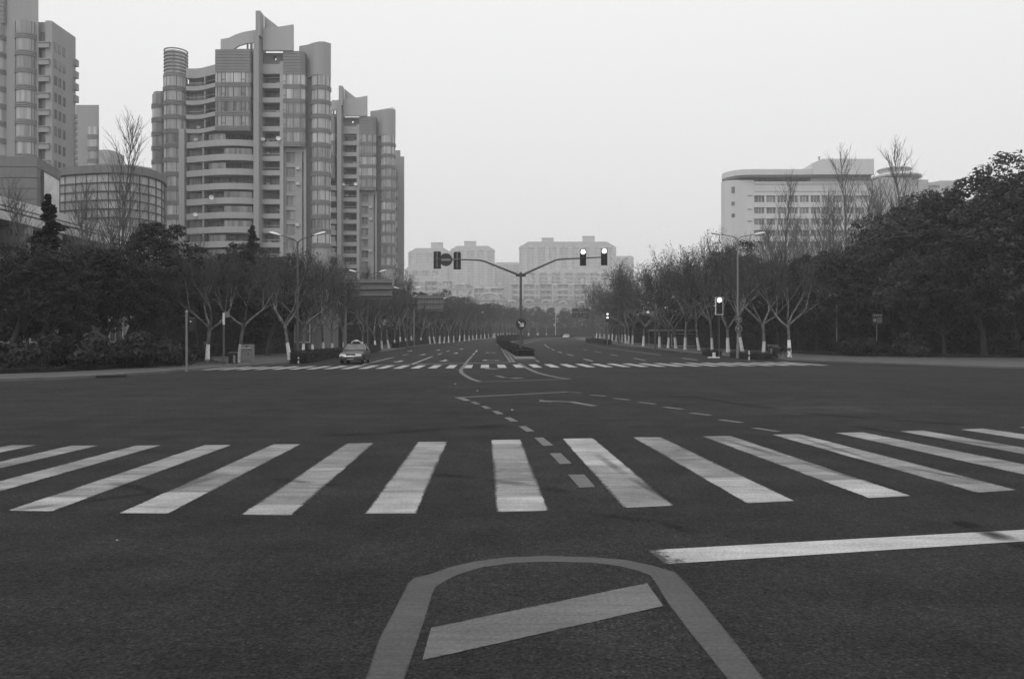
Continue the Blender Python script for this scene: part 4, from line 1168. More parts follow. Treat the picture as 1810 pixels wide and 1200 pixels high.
def arch_house(d, x0, x1, y_eave, arches, label):
    root = thing("gabled_house", (px(x0, d), d, 2.6), label, "house")
    W = px(x1, d) - px(x0, d); ze = pz(y_eave, d) - 2.6
    m = MB(); m.box(0, W, 0, 10, -1, ze); m.build("wall", 'far_wall', root)
    m = MB(); m.prism([(-0.5, ze), (W + 0.5, ze), (W - 2.5, ze + 2.2), (2.5, ze + 2.2)], 0.2, 10); m.build("roof", 'far_roof', root)
    m = MB(); m.box(-0.6, W + 0.6, -0.35, 0.15, ze - 0.35, ze - 0.01); m.build("cornice", 'far_trim', root)
    for (a, b) in arches:
        xa, xb = px(a, d) - px(x0, d), px(b, d) - px(x0, d); cx_, r = (xa + xb) / 2, (xb - xa) / 2
        pts = [(cx_ + r * math.cos(R(g)), ze + 0.1 + 0.62 * r * math.sin(R(g))) for g in range(0, 181, 15)]
        m = MB(); m.prism([(x, z) for x, z in pts], -0.1, 0.6); gb = m.build("arched_gable", 'far_wall', root)
        m = MB(); m.tube([(x, -0.2, z) for x, z in pts], 0.32, 5); m.build("arch_trim", 'far_trim', gb)
        m = MB(); m.box(cx_ - r * 0.45, cx_ + r * 0.45, -0.16, -0.11, ze + 0.2, ze + r * 0.4); m.build("window", 'far_glass', gb)
        m = MB(); m.box(cx_ - 0.1, cx_ + 0.1, -0.3, -0.02, ze - 4.5, ze - 0.4); m.build("pilaster", 'far_trim', gb)
    wm = MB()
    n = max(2, int(W / 3))
    for i in range(n):
        for z in (ze - 2.6, ze - 5.6):
            wm.box((i + 0.25) * W / n, (i + 0.75) * W / n, -0.05, 0.04, z, z + 1.6)
    tag(wm.build("window_grid", 'far_glass', root), kind="stuff")
    return root
arch_house(400, 843, 896, 530, ((847, 883),), "hazy house with one broad arched gable behind the far lamp heads")
arch_house(380, 896, 975, 536, ((899, 912), (927, 943), (957, 972)), "hazy house row with three small arched gables beyond the avenue bend")
arch_house(395, 975, 1062, 538, ((988, 1002), (1022, 1034)), "hazy house row with two low arched gables behind the small lamp post")
arch_house(420, 790, 845, 533, ((797, 812),), "hazy house with one small arched gable above the far plane trees")
arch_house(430, 792, 838, 510, ((800, 824),), "faint house with a wide arched gable under the left apartment blocks")
# ================================================================== TREES, SHRUBS, HEDGES
def leaf(mb, p, n, size, rg):
    """one folded leaf-shaped face"""
    n = n.normalized()
    a = n.cross(Vector((rg.uniform(-1, 1), rg.uniform(-1, 1), rg.uniform(-1, 1))))
    if a.length < 1e-4: a = Vector((1, 0, 0))
    a.normalize(); b = n.cross(a)
    l, w = size * rg.uniform(0.7, 1.3), size * rg.uniform(0.35, 0.6)
    k = len(mb.v)
    mb.v += [tuple(p - a * l * 0.5), tuple(p + b * w * 0.5 + n * w * 0.2), tuple(p + a * l * 0.5), tuple(p - b * w * 0.5 + n * w * 0.2)]
    mb.f.append((k, k + 1, k + 2, k + 3))
def unit(rg):
    while True:
        v = Vector((rg.uniform(-1, 1), rg.uniform(-1, 1), rg.uniform(-1, 1)))
        if 0.05 < v.length < 1: return v.normalized()
def clump(mb, c, r, n, size, rg, flat=0.75):
    for _ in range(n):
        u = unit(rg)
        rad = rg.uniform(0.55, 1.05) ** 0.6
        p = Vector(c) + Vector((u.x * r, u.y * r, u.z * r * flat)) * rad
        leaf(mb, p, u + Vector((0, 0, 0.45)) + unit(rg) * 0.5, size, rg)
def evergreen(seed, h, rad, trunk_h, n_clump=46, per=170, size=0.24, lean=0.0, fork=True):
    """broadleaf evergreen: leaning forked trunk, crown of many clumps of leaves. Returns (trunk mesh, crown mesh)"""
    rg = random.Random(seed)
    tr = MB(); cr = MB()
    top = Vector((lean, 0, trunk_h))
    tr.tube([(0, 0, -0.2), (lean * 0.25, 0.05, trunk_h * 0.45), tuple(top)], [0.22, 0.17, 0.15], 8)
    ch = h - trunk_h * 0.75
    n_lobe = max(11, n_clump // 4)
    for i in range(n_lobe):
        g = i * 2.399 + rg.uniform(-0.5, 0.5)
        t = (i + rg.random()) / n_lobe
        zz = trunk_h * 0.95 + ch * (0.03 + 0.78 * t)
        prof = math.sin(min(1.0, 0.26 + 0.74 * (1 - t)) * math.pi * 0.5) * (0.65 + 0.35 * math.sin(min(1, t * 2.6) * math.pi / 2))
        rr = rad * prof * rg.uniform(0.35, 0.8)
        c = Vector((lean * 1.2 + math.cos(g) * rr, math.sin(g) * rr, zz))
        lr = rad * rg.uniform(0.32, 0.52)
        for j in range(26):                                   # sprays over the lobe, mostly on its upper side
            u = (unit(rg) + Vector((0, 0, 0.45))).normalized()
            clump(cr, c + Vector((u.x, u.y, u.z * 0.75)) * lr * rg.uniform(0.7, 1.0), lr * rg.uniform(0.2, 0.34), int(per * 0.15), size, rg, 0.6)
        if i % 2 == 0:
            mid = top.lerp(c, 0.5) + Vector((0, 0, -0.25))
            tr.tube([tuple(top - Vector((0, 0, rg.uniform(0, trunk_h * 0.4)))), tuple(mid), tuple(c)], [0.1, 0.06, 0.02], 5)
    return tr.mesh("trunk"), cr.mesh("crown")
def conifer(seed, h, rad, n=60, size=0.3):
    rg = random.Random(seed)
    tr = MB(); cr = MB()
    tr.tube([(0, 0, -0.2), (0.05, 0, h * 0.5), (0, 0, h)], [0.2, 0.12, 0.02], 7)
    for i in range(n):
        t = (i + rg.random()) / n
        z = h * (0.12 + 0.88 * t); r = rad * (1 - t) ** 0.8 * rg.uniform(0.45, 1.3)
        g = rg.uniform(0, 6.283)
        e = Vector((math.cos(g) * r, math.sin(g) * r, z - 0.12 * r))
        tr.tube([(0, 0, z), tuple(e)], [0.04, 0.012], 4)
        for k in range(int(50 + 90 * r)):
            w_ = rg.uniform(0.15, 1.08)
            q = Vector((0, 0, z)).lerp(e, w_) + unit(rg) * (0.14 + 0.2 * r * (1.1 - w_))
            leaf(cr, q, Vector((0, 0, 1)) + unit(rg) * 0.7, size, rg)
    return tr.mesh("trunk"), cr.mesh("crown")
def wander(rg, p, d, length, r0, r1, segs, kink=0.18, lift=0.0):
    pts, rad = [p.copy()], [r0]
    for i in range(segs):
        d = (d + unit(rg) * kink + Vector((0, 0, lift))).normalized()
        p = p + d * length / segs
        pts.append(p.copy()); rad.append(lerp(r0, r1, (i + 1) / segs))
    return pts, rad, d
def plane_tree(seed, fork=3.0, h=10.0, lean=0.0, limbs=4, leaves=0, dense=1.0, spread=0.75):
    """street plane tree: whitewashed foot, fork, kinked pale limbs, sprays of fine shoots. Returns meshes trunk, wash, crown, leaves"""
    rg = random.Random(seed)
    tr, wa, cr, lf = MB(), MB(), MB(), MB()
    bend = rg.uniform(-0.12, 0.12)
    path = [Vector((0, 0, -0.15)), Vector((0.02, 0, 0.12)), Vector((lean * 0.33 + bend, 0.02, fork * 0.36)), Vector((lean * 0.68 + bend, 0.0, fork * 0.7)), Vector((lean, 0, fork))]
    tr.tube(path, [0.24, 0.19, 0.15, 0.135, 0.17], 9)
    hw = 1.55
    t = (hw - 0.12) / (fork * 0.36 - 0.12) if hw < fork * 0.36 else 1.0
    if hw < fork * 0.36: wp = [path[0], path[1], path[1].lerp(path[2], t)]; wr = [0.255, 0.205, lerp(0.19, 0.15, t) + 0.013]
    else:
        t = (hw - fork * 0.36) / (fork * 0.34); wp = [path[0], path[1], path[2], path[2].lerp(path[3], t)]; wr = [0.255, 0.205, 0.165, 0.155]
    wa.tube(wp, wr, 9)
    head = path[-1]
    def shoots(p, d, n, length):
        for _ in range(n):
            dd = (d * 0.5 + unit(rg) * 0.75 + Vector((0, 0, 0.75))).normalized()
            q, rr, e = wander(rg, p + unit(rg) * 0.05, dd, length * rg.uniform(0.5, 1.15), 0.018, 0.006, 3, 0.16, 0.05)
            cr.tube(q, rr, 3, False)
            for s in range(2):
                k = rg.choice(q[1:]); d3 = (e + unit(rg) * 0.9).normalized()
                cr.tube([k, k + d3 * rg.uniform(0.25, 0.7)], [0.009, 0.004], 3, False)
                for _ in range(leaves):
                    if rg.random() < 0.6: leaf(lf, k + d3 * rg.uniform(0.1, 0.7) + unit(rg) * 0.15, unit(rg), 0.22, rg)
    g0 = rg.uniform(0, 6.28)
    for i in range(limbs):
        g = g0 + i * 2 * math.pi / limbs + rg.uniform(-0.35, 0.35)
        d = Vector((math.cos(g) * spread, math.sin(g) * spread, rg.uniform(0.55, 0.95))).normalized()
        L1 = (h - fork) * rg.uniform(0.34, 0.5)
        q, rr, e = wander(rg, head - Vector((0, 0, rg.uniform(0, 0.3))), d, L1, 0.105, 0.07, 3, 0.22, 0.04)
        tr.tube(q, rr, 6)
        for j in range(rg.choice((2, 3))):
            d2 = (e + unit(rg) * 0.75 + Vector((0, 0, 0.35))).normalized()
            q2, r2, e2 = wander(rg, q[rg.choice((-1, -1, -2))], d2, (h - fork) * rg.uniform(0.3, 0.45), 0.062, 0.03, 3, 0.2, 0.08)
            tr.tube(q2, r2, 5)
            for s in q2[1:]:
                shoots(s, e2, int(3 * dense), (h - fork) * 0.26)
            for k in range(2):
                d3 = (e2 + unit(rg) * 0.6 + Vector((0, 0, 0.4))).normalized()
                q3, r3, e3 = wander(rg, q2[-1], d3, (h - fork) * rg.uniform(0.2, 0.35), 0.03, 0.012, 3, 0.14, 0.06)
                cr.tube(q3, r3, 4, False)
                for s in q3[1:]: shoots(s, e3, int(3 * dense), (h - fork) * 0.2)
    return tr.mesh("trunk"), wa.mesh("whitewash"), cr.mesh("crown"), (lf.mesh("leaves") if lf.f else None)
def poplar(seed, h=16.0, spread=0.4):
    """tall leafless tree with upswept branches"""
    rg = random.Random(seed); tr, cr = MB(), MB()
    q, rr, e = wander(rg, Vector((0, 0, -0.2)), Vector((0, 0, 1)), h * 0.96, 0.15, 0.016, 9, 0.035)
    tr.tube(q, rr, 6)
    for i in range(64):
        t = rg.uniform(0.2, 0.95); k = int(t * 9); p = q[k].lerp(q[min(k + 1, 9)], t * 9 - k)
        g = rg.uniform(0, 6.28); d = Vector((math.cos(g) * spread, math.sin(g) * spread, rg.uniform(0.45, 0.9))).normalized()
        L1 = h * 0.30 * (1.15 - t) + 0.5
        b, br, e1 = wander(rg, p, d, L1, 0.045 * (1.2 - t) + 0.012, 0.009, 4, 0.10, 0.13)
        cr.tube(b, br, 4, False)
        for s in b[1:]:
            for _ in range(2):
                d2 = (e1 + unit(rg) * 0.7 + Vector((0, 0, 0.3))).normalized()
                b2, r2, e2 = wander(rg, s, d2, L1 * rg.uniform(0.25, 0.5), 0.015, 0.007, 2, 0.15, 0.12)
                cr.tube(b2, r2, 3, False)
    return tr.mesh("trunk"), cr.mesh("crown")

PLANES = [plane_tree(11, 3.0, 8.5, 0.25, 4, 0, 1.6), plane_tree(12, 3.2, 9.5, -0.3, 4, 1, 2.0), plane_tree(13, 3.6, 11.5, 0.1, 5, 3, 1.8), plane_tree(14, 3.0, 12.5, 0.0, 5, 3, 2.0, 0.85), plane_tree(15, 3.4, 10.5, -0.2, 4, 0, 2.4), plane_tree(16, 3.3, 9.0, 0.35, 3, 1, 1.8, 0.9), plane_tree(17, 2.7, 11.0, 0.3, 3, 2, 2.2, 0.6), plane_tree(18, 3.8, 10.0, -0.4, 5, 1, 2.0, 0.55)]
EVER = [evergreen(21, 8.6, 3.2, 3.7, 48, 190, 0.24, 0.8), evergreen(22, 10.5, 3.8, 2.6, 56, 190, 0.26, -0.3), evergreen(23, 7.8, 3.0, 3.4, 46, 190, 0.22, 1.0), evergreen(24, 13.0, 4.6, 2.4, 84, 200, 0.30, 0.2), evergreen(25, 11.5, 3.3, 2.5, 54, 190, 0.28, 0.0)]
CONS = [conifer(31, 12.0, 3.0, 80), conifer(32, 14.0, 2.8, 84)]
POPS = [poplar(41, 17.0, 0.34), poplar(42, 15.0, 0.42), poplar(43, 18.5, 0.38)]
def bush(seed, r, h, n, size):
    rg = random.Random(seed); mb = MB()
    for _ in range(9):
        g = rg.uniform(0, 6.28); q = r * 0.6 * math.sqrt(rg.random())
        clump(mb, (math.cos(g) * q, math.sin(g) * q, rg.uniform(0.25, 0.75) * h), 0.5 * r, n // 9, size, rg, 0.8)
    st = MB()
    for _ in range(5):
        g = rg.uniform(0, 6.28); st.tube([(0, 0, -0.05), (math.cos(g) * r * 0.4, math.sin(g) * r * 0.4, h * 0.7)], [0.03, 0.01], 4)
    return st.mesh("stem"), mb.mesh("foliage")
BUSHES = [bush(51, 1.0, 1.3, 620, 0.2), bush(52, 1.2, 1.0, 620, 0.2), bush(53, 0.9, 1.6, 620, 0.24)]

COUNT = {}
def plant(kind, name, meshes, mats, x, y, label, cat, group, s=1.0, rz=None, z=None, sz=None):
    rg = random.Random(int(x * 131 + y * 17))
    rz = rg.uniform(0, 6.28) if rz is None else rz
    root = thing(name, (x, y, (gz(y) + 0.12) if z is None else z), label, cat, group, rz)
    root.scale = (s * rg.uniform(0.9, 1.12), s * rg.uniform(0.9, 1.12), (sz or s) * rg.uniform(0.94, 1.06))
    if kind == 'plane': root.rotation_euler = (R(rg.uniform(-3.5, 3.5)), R(rg.uniform(-3.5, 3.5)), rz)
    names = {"plane": ("trunk", "whitewash", "crown", "leaves"), "tree": ("trunk", "crown"), "shrub": ("stem", "foliage")}[kind]
    trunk = None
    for nm, me, mt in zip(names, meshes, mats):
        if me is None: continue
        o = put(nm, me, mt, trunk if nm == "whitewash" else root)
        if trunk is None: trunk = o
    return root
PM = ('bark_pale', 'wash', 'twig', 'leaf_brown')
EM = ('bark_dark', 'leaf')
def plane_at(i, x, y, label, group, s=1.0, rz=None):
    h_ = int(abs(x * 7919 + y * 104729)) % 5
    if rz is None and h_ < 2: i = 6 + h_                       # mix in the two other habits
    return plant("plane", "plane_tree", PLANES[i], PM, x, y, label, "tree", group, s, rz)
def ever_at(i, x, y, label, group, s=1.0, rz=None, sz=None): return plant("tree", "evergreen_tree", EVER[i], EM, x, y, label, "tree", group, s, rz, None, sz)

# ---- left kerb row of plane trees
def at(p, d): return px(p, d)
GL, GR = "plane trees along the left avenue kerb", "plane trees along the right avenue kerb"
plane_at(0, at(366, 52.8), 52.8, "leaning whitewashed plane tree standing in a round bed at the left corner", GL, 0.82, 0.2)
plane_at(5, at(423, 55.6), 55.6, "wide forked whitewashed plane tree beside the grey utility cabinet", GL, 0.86, 0.0)
rg = random.Random(77)
Ls = [(512,63,1),(535,69,4),(553,75,0),(571,79,5),(587,82,1),(607,89,4),(640,98,0),(664,110,1),(675,113,5),(687,116,0),(698,120,4),(708,132,2),(718,136,1),(728,141,0),(744,147,4),(760,152,5),(768,158,1),(777,162,0),(785,167,5),(793,173,1),(802,180,4),(812,188,0),(821,196,1),(829,203,2),(836,211,5),(842,219,4),(850,228,0),(857,237,1),(864,247,2),(872,257,4)]
for k, (p, d, v) in enumerate(Ls):
    plane_at(v, at(p, d), d, f"bare whitewashed plane tree, {ordinal(k)} after the cabinet tree in the left kerb row", GL, rg.uniform(0.72, 0.86) if d < 125 else rg.uniform(0.82, 0.98), None if d > 100 else k * 1.3)
# ---- right kerb row
plane_at(0, at(1396, 71.6), 71.6, "whitewashed plane tree with forked stubby limbs beside the parked bicycle", GR, 0.95, 2.2)
Rs = [(1349,80,4,0.95),(1312,93,5,1.15),(1287,95,1,1.1),(1259,102,2,1.05),(1235,105,3,1.05),(1211,108,2,1.1),(1195,115,4,1.1),(1181,117,3,1.0),(1166,121,2,1.1),(1137,131,3,1.08),(1118,146,2,1.1),(1111,153,3,1.0),(1106,160,1,1.1),(1100,167,2,1.1),(1095,174,3,1.0),(1089,182,2,1.0),(1082,192,1,1.1),(1076,204,2,1.0),(1068,216,3,1.0),(1060,230,2,1.0),(1054,246,1,1.0)]
for k, (p, d, v, s) in enumerate(Rs):
    plane_at(v, at(p, d), d, f"bare whitewashed plane tree, {ordinal(k)} beyond the bicycle tree in the right kerb row", GR, s)
# ---- trees round the bend that close the avenue
k = 0
for i in range(16):
    t = i / 15
    y = lerp(262, 322, t); x = kl(y) - 2.5 - (2.0 if i % 2 else 0)
    plane_at((0, 1, 4, 5)[i % 4], x, y, f"faint whitewashed plane tree, {ordinal(i)} of the row round the avenue bend", "plane trees round the bend", rg.uniform(0.85, 1.0))
# ---- dark evergreens behind the left pavement near the junction
NL = [(15,43,2,0.95,"leaning camphor tree at the left picture edge over the pavement"),(62,41.5,0,0.85,"leaning dark camphor tree with bare lower trunk in front of the pavilion"),(96,48,2,1.05,"bushy dark evergreen under the pavilion fascia"),(120,45,2,0.95,"dark camphor tree with two crossing stems before the pavilion window"),(168,46,0,0.85,"rounded dark camphor tree midway along the left pavement"),(215,49,2,0.9,"dark camphor tree below the glass drum building"),(243,53,0,1.2,"dark camphor tree at the foot of the drum building's curved end"),(30,55,1,0.8,"dark evergreen behind the leaning camphor at the left edge"),(150,57,1,0.7,"dark evergreen close to the pavilion's middle columns"),(285,62,2,0.95,"low dark evergreen behind the left signal pole")]
for (p, d, v, s, lb) in NL: ever_at(v, at(p, d), d, lb, "camphor trees on the left pavement", s * 0.86, (0.3, 2.4, 1.1, 3.0, 0.0)[v])
conl = plant("tree", "conifer_tree", CONS[0], ('bark_dark', 'leaf_dark'), at(85, 47), 47, "dark pointed conifer standing above the pavilion fascia", "tree", None, 0.80)
# dark evergreens behind the left avenue row
BL = [(318,70,0,0.85),(345,84,1,1.0),(352,72,2,1.1),(384,78,0,1.1),(410,90,1,0.85),(438,82,4,1.12),(462,88,1,1.1),(472,76,2,1.15),(497,92,4,1.05),(520,98,1,0.85),(543,92,0,1.0),(560,104,1,0.8),(585,112,0,1.0),(612,120,4,0.85),(640,130,0,1.1),(668,142,1,0.9),(690,150,0,1.2),(712,160,4,0.9),(735,172,1,1.0),(755,182,0,1.3),(778,196,3,0.95),(800,210,1,1.1),(815,222,3,0.9),(830,238,1,1.0),(846,252,0,1.2),(508,110,1,1.05),(600,140,1,1.0),(650,160,4,1.0),(700,185,1,1.2),(745,205,3,0.9)]
for k, (p, d, v, s) in enumerate(BL):
    ever_at(v, at(p, d), d, f"dark evergreen, {ordinal(k)} of the belt behind the left plane trees", "evergreens behind the left plane trees", s)
cn = [(345,74,0,0.75,"small pointed conifer above the left tree belt under the wavy balconies"),(446,80,1,0.92,"pointed conifer rising highest in the left tree belt")]
for (p, d, v, s, lb) in cn: plant("tree", "conifer_tree", CONS[v], ('bark_dark', 'leaf_dark'), at(p, d), d, lb, "tree", None, s)
# fine bare trees in front of the left towers
for k, (p, d, v, s) in enumerate([(548,104,4,1.1),(575,112,1,1.1),(600,122,4,1.1),(630,134,1,1.05),(668,148,4,1.1),(560,128,4,1.25),(618,154,4,1.25)]):
    plane_at(v, at(p, d), d, f"twiggy leafless tree, {ordinal(k)} of those standing against the two fin towers", "bare trees before the fin towers", s)
# ---- tall leafless poplars
PO = [(212,66,0,1.18,"tall leafless poplar standing highest against the sky beside the left towers"),(148,62,1,0.92,"leafless poplar in front of the glass drum building's flat side"),(160,64,2,0.78,"slender leafless poplar right beside the one before the drum building"),(188,68,1,0.9,"leafless poplar below the tallest left poplar"),(20,58,1,0.9,"leafless tree in front of the tower at the left edge"),(48,56,0,0.75,"leafless tree before the stone block"),(318,88,1,0.9,"thin leafless tree before the wavy balconies"),(352,92,2,0.8,"thin leafless tree before the middle balconies of the drum topped tower"),
      (1383,128,0,1.58,"leafless poplar before the institute's wide windows"),(1500,110,2,1.52,"tall leafless poplar before the institute's roof block"),(1522,112,0,1.5,"leafless poplar beside the tallest one at the institute's roof block"),(1596,92,2,1.33,"broad leafless tree standing against the saucer roofed building"),(1560,98,1,1.45,"slim leafless tree at the end of the institute"),(1450,118,1,1.5,"leafless tree under the institute's vent pipe"),(1415,122,2,1.15,"leafless tree before the institute's middle"),(1352,130,1,1.35,"leafless tree near the institute's rounded end"),(1246,124,1,1.15,"leafless tree above the right plane row"),(1218,132,2,0.85,"thin leafless tree beyond the right plane row"),
      (1300,138,1,1.2,"leafless tree before the institute's rounded end wall"),(1325,134,2,1.05,"leafless tree between the rounded end and the first windows"),(1368,120,1,1.2,"leafless tree just left of the poplar before the wide windows"),(1400,126,0,1.25,"leafless poplar just right of the one before the wide windows"),(1432,114,2,1.05,"leafless tree below the institute's canopy end"),(1470,106,1,1.35,"leafless tree between the conifers under the institute"),(1538,104,0,1.25,"leafless tree at the institute's far corner"),(1580,96,1,1.3,"leafless tree left of the broad one at the saucer roof"),(1618,94,0,1.1,"leafless tree right of the broad one at the saucer roof")]
for (p, d, v, s, lb) in PO: plant("tree", "poplar_tree", POPS[v], ('twig_pale', 'twig_pale'), at(p, d), d, lb, "tree", "tall leafless trees", s)
# ---- right side: dense dark trees
RT = [(1760,60,3,1.14,"huge dark camphor tree with the highest crown at the right edge"),(1800,56,3,1.1,"dark camphor tree cut by the right picture edge"),(1700,63,3,1.10,"dark camphor tree below the highest right crown"),(1640,66,3,1.04,"dark camphor tree at the shoulder of the right tree mass"),(1620,74,3,1.12,"dark round topped camphor standing behind the shoulder of the right tree mass"),(1585,66,1,1.12,"dark evergreen over the small notice sign"),(1555,72,4,1.0,"dark evergreen behind the right pole with camera"),(1520,76,1,1.0,"dark evergreen right of the bicycle tree"),(1480,80,1,1.0,"dark evergreen behind the right signal pole"),(1445,84,4,0.98,"dark evergreen behind the litter bin"),(1412,92,1,1.05,"dark evergreen behind the bicycle tree"),(1375,98,0,1.25,"dark evergreen right of the double lamp post"),(1345,104,1,1.1,"dark evergreen behind the double lamp post"),(1300,112,3,1.22,"tall dark round evergreen above the double lamp post"),(1285,124,1,1.1,"dark evergreen behind the lit pedestrian signal"),(1255,122,0,1.25,"dark evergreen behind the bus shelter"),(1225,128,1,1.0,"dark evergreen behind the shelter's far end"),(1195,135,0,1.3,"dark evergreen beyond the shelter"),(1165,142,1,1.05,"dark evergreen over the right plane row"),(1140,152,4,0.85,"slim evergreen over the right plane row"),(1120,162,0,1.3,"dark evergreen far along the right avenue side"),(1098,176,1,1.0,"farthest dark evergreen of the right avenue side"),(1670,58,1,0.8,"low dark evergreen before the right tree mass"),(1740,56,2,1.05,"low drooping camphor over the right pavement"),(1600,60,2,1.0,"low camphor left of the drooping one on the right pavement"),(1740,74,3,1.1,"dark camphor behind the highest right crown"),(1670,70,3,1.08,"dark camphor between the shoulder and the highest right crown"),(1790,72,3,1.12,"dark camphor behind the tree cut by the right edge"),(1880,58,3,1.05,"first camphor past the right picture edge"),(1950,56,3,1.0,"second camphor past the right picture edge"),(2030,55,3,1.05,"third camphor past the right picture edge")]
for (p, d, v, s, lb) in RT:
    if p > 1480: s, d = s * (d + 14) / d, d + 14
    plant("tree", "evergreen_tree", EVER[v], ('bark_dark', 'leaf_dark'), at(p, d), d, lb, "tree", "dark evergreens on the right", s)
for (p, d, v, s, lb) in [(1524,96,1,1.02,"ragged conifer with drooping top beside the institute"),(1500,88,0,1.0,"dark conifer behind the right pole")]:
    plant("tree", "conifer_tree", CONS[v], ('bark_dark', 'leaf'), at(p, d), d, lb, "tree", None, s)
# ---- far trees beyond the bend
k = 0
for (p, d, v, s) in [(790,270,3,1.0),(812,280,1,1.25),(838,292,3,0.95),(862,300,1,1.2),(884,308,4,1.2),(905,315,1,1.1),(928,322,3,0.9),(950,328,1,1.15),(972,330,4,1.1),(994,334,1,1.1),(1016,336,3,0.85),(1038,336,1,1.15),(1060,330,4,1.15),(1078,320,3,0.85),(846,330,3,1.0),(880,340,3,0.95),(915,345,3,0.95),(958,350,3,0.95),(1000,352,3,0.95),(1045,350,3,0.95)]:
    d, s = d * 1.07, s * 1.1
    ever_at(v, at(p, d), d, f"faint tree, {ordinal(k)} of the hazy belt that closes the avenue", "hazy trees beyond the bend", s); k += 1

# ---- shrubs on the verges
rg = random.Random(5)
k = 0
for (p, d) in [(10,39.5),(38,38.5),(70,40),(98,41),(128,42),(150,40.5),(176,42.5),(200,44),(224,43.5),(246,46),(262,45),(280,48),(298,50),(312,47.5),(112,44.5),(30,42.5),(186,46.5),(232,48.5),(330,55),(350,58),(268,52),(300,56)]:
    plant("shrub", "shrub", BUSHES[k % 3], ('bark_dark', 'shrub'), at(p, d), d, f"dark leafy shrub, {ordinal(k)} of the bank along the left pavement", "shrub", "shrubs along the left pavement", rg.uniform(1.0, 1.4)); k += 1
k = 0
for (p, d) in [(1500,72),(1518,74),(1538,70),(1560,69),(1580,67.5),(1602,66),(1625,64.5),(1650,63),(1672,62),(1696,60.5),(1720,59),(1742,58),(1766,57),(1790,56),(1812,55),(1612,69),(1665,66),(1712,63),(1758,61),(1800,59),(1480,76),(1460,80),(1440,84)]:
    d = d + (13 if p > 1640 else 7 if p > 1540 else 4)
    plant("shrub", "shrub", BUSHES[k % 3], ('bark_dark', 'shrub'), at(p, d), d, f"dark leafy shrub, {ordinal(k)} of the bank along the right pavement", "shrub", "shrubs along the right pavement", rg.uniform(1.1, 1.6)); k += 1

# ---- clipped hedges
def hedge(line, width, h, label, seed, size=0.13, dens=55, group="clipped hedges"):
    rg = random.Random(seed)
    line = [Vector(p) for p in fine([tuple(p) for p in line], 1.5)]
    A, B = offset(line, width / 2 - 0.06), offset(line, -width / 2 + 0.06)
    root = thing("hedge", (line[0].x, line[0].y, gz(line[0].y)), label, "hedge", group)
    ox, oy, oz = root.location
    core, lf = MB((ox, oy, oz)), MB((ox, oy, oz))
    for i in range(len(line) - 1):
        zs = [gz(line[i].y) + 0.05, gz(line[i+1].y) + 0.05]
        a0, a1, b0, b1 = A[i], A[i+1], B[i], B[i+1]
        lo = lambda p, z: (p.x, p.y, z)
        core.face([lo(a0, zs[0] + h - 0.06), lo(a1, zs[1] + h - 0.06), lo(b1, zs[1] + h - 0.06), lo(b0, zs[0] + h - 0.06)])
        core.face([lo(a0, zs[0]), lo(a1, zs[1]), lo(a1, zs[1] + h - 0.06), lo(a0, zs[0] + h - 0.06)])
        core.face([lo(b1, zs[1]), lo(b0, zs[0]), lo(b0, zs[0] + h - 0.06), lo(b1, zs[1] + h - 0.06)])
        if i == 0: core.face([lo(b0, zs[0]), lo(a0, zs[0]), lo(a0, zs[0] + h - 0.06), lo(b0, zs[0] + h - 0.06)])
        seg = (a1 - a0).length
        n = int(seg * (width + 2 * h) * dens)
        for _ in range(n):
            t, u = rg.random(), rg.uniform(-1, 1)
            c = line[i].lerp(line[i+1], t); side = (A[i] - B[i]).normalized()
            zb = lerp(zs[0], zs[1], t)
            if rg.random() < width / (width + 2 * h):
                p = c + side * (u * width / 2); q = Vector((p.x, p.y, zb + h + rg.uniform(-0.05, 0.06))); nn = Vector((0, 0, 1))
            else:
                s = 1 if rg.random() < 0.5 else -1
                p = c + side * (s * (width / 2 + rg.uniform(-0.05, 0.05))); q = Vector((p.x, p.y, zb + h * rg.random())); nn = Vector((side.x * s, side.y * s, 0.3))
            leaf(lf, q, nn + unit(rg) * 0.9, size, rg)
    for _ in range(int(width * h * dens * 2)):
        side = (A[0] - B[0]).normalized(); t = (line[1] - line[0]).normalized()
        p = line[0] + side * rg.uniform(-0.5, 0.5) * width - t * rg.uniform(0, 0.08)
        leaf(lf, Vector((p.x, p.y, gz(p.y) + h * rg.random())), Vector((-t.x, -t.y, 0.3)) + unit(rg) * 0.8, size, rg)
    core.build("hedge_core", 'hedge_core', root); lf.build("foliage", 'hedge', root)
    return root
hedge([(-15.4, 57.5), (-16.6, 70), (-16.9, 80)], 1.3, 0.8, "clipped hedge at the left kerb beside the taxi", 1)
hedge([(-16.7, 83), (-17.2, 101)], 1.2, 0.8, "clipped hedge at the left kerb behind the taxi", 2)
hedge([(-17.3, 118), (-17.0, 140), (-15.6, 168)], 1.2, 0.85, "long clipped hedge at the left kerb under the overhead signs", 3, 0.16, 30)
hedge([(-14.9, 174), (-12.5, 195)], 1.2, 0.8, "far clipped hedge at the left kerb", 4, 0.18, 20)
hedge([(1.25, 75), (0.4, 98), (-0.7, 122), (-1.9, 149)], 1.7, 0.72, "dark clipped hedge on the nose of the median around the signal pole", 5)
hedge([(-2.0, 158), (-1.4, 185), (2.0, 208)], 2.2, 1.5, "tall shrubby hedge farther along the median", 6, 0.22, 26)
hedge([(2.6, 214), (6.5, 245), (12, 268), (22, 290)], 1.6, 0.9, "low far hedge of the median curving with the avenue", 7, 0.2, 16)
hedge([(21.4, 66.8), (20.8, 74.5)], 1.0, 0.55, "low clipped hedge at the right kerb around the double lamp post", 8)
hedge([(20.4, 79), (20.2, 83)], 0.9, 0.55, "short low clipped hedge at the right kerb behind the white marker", 9)
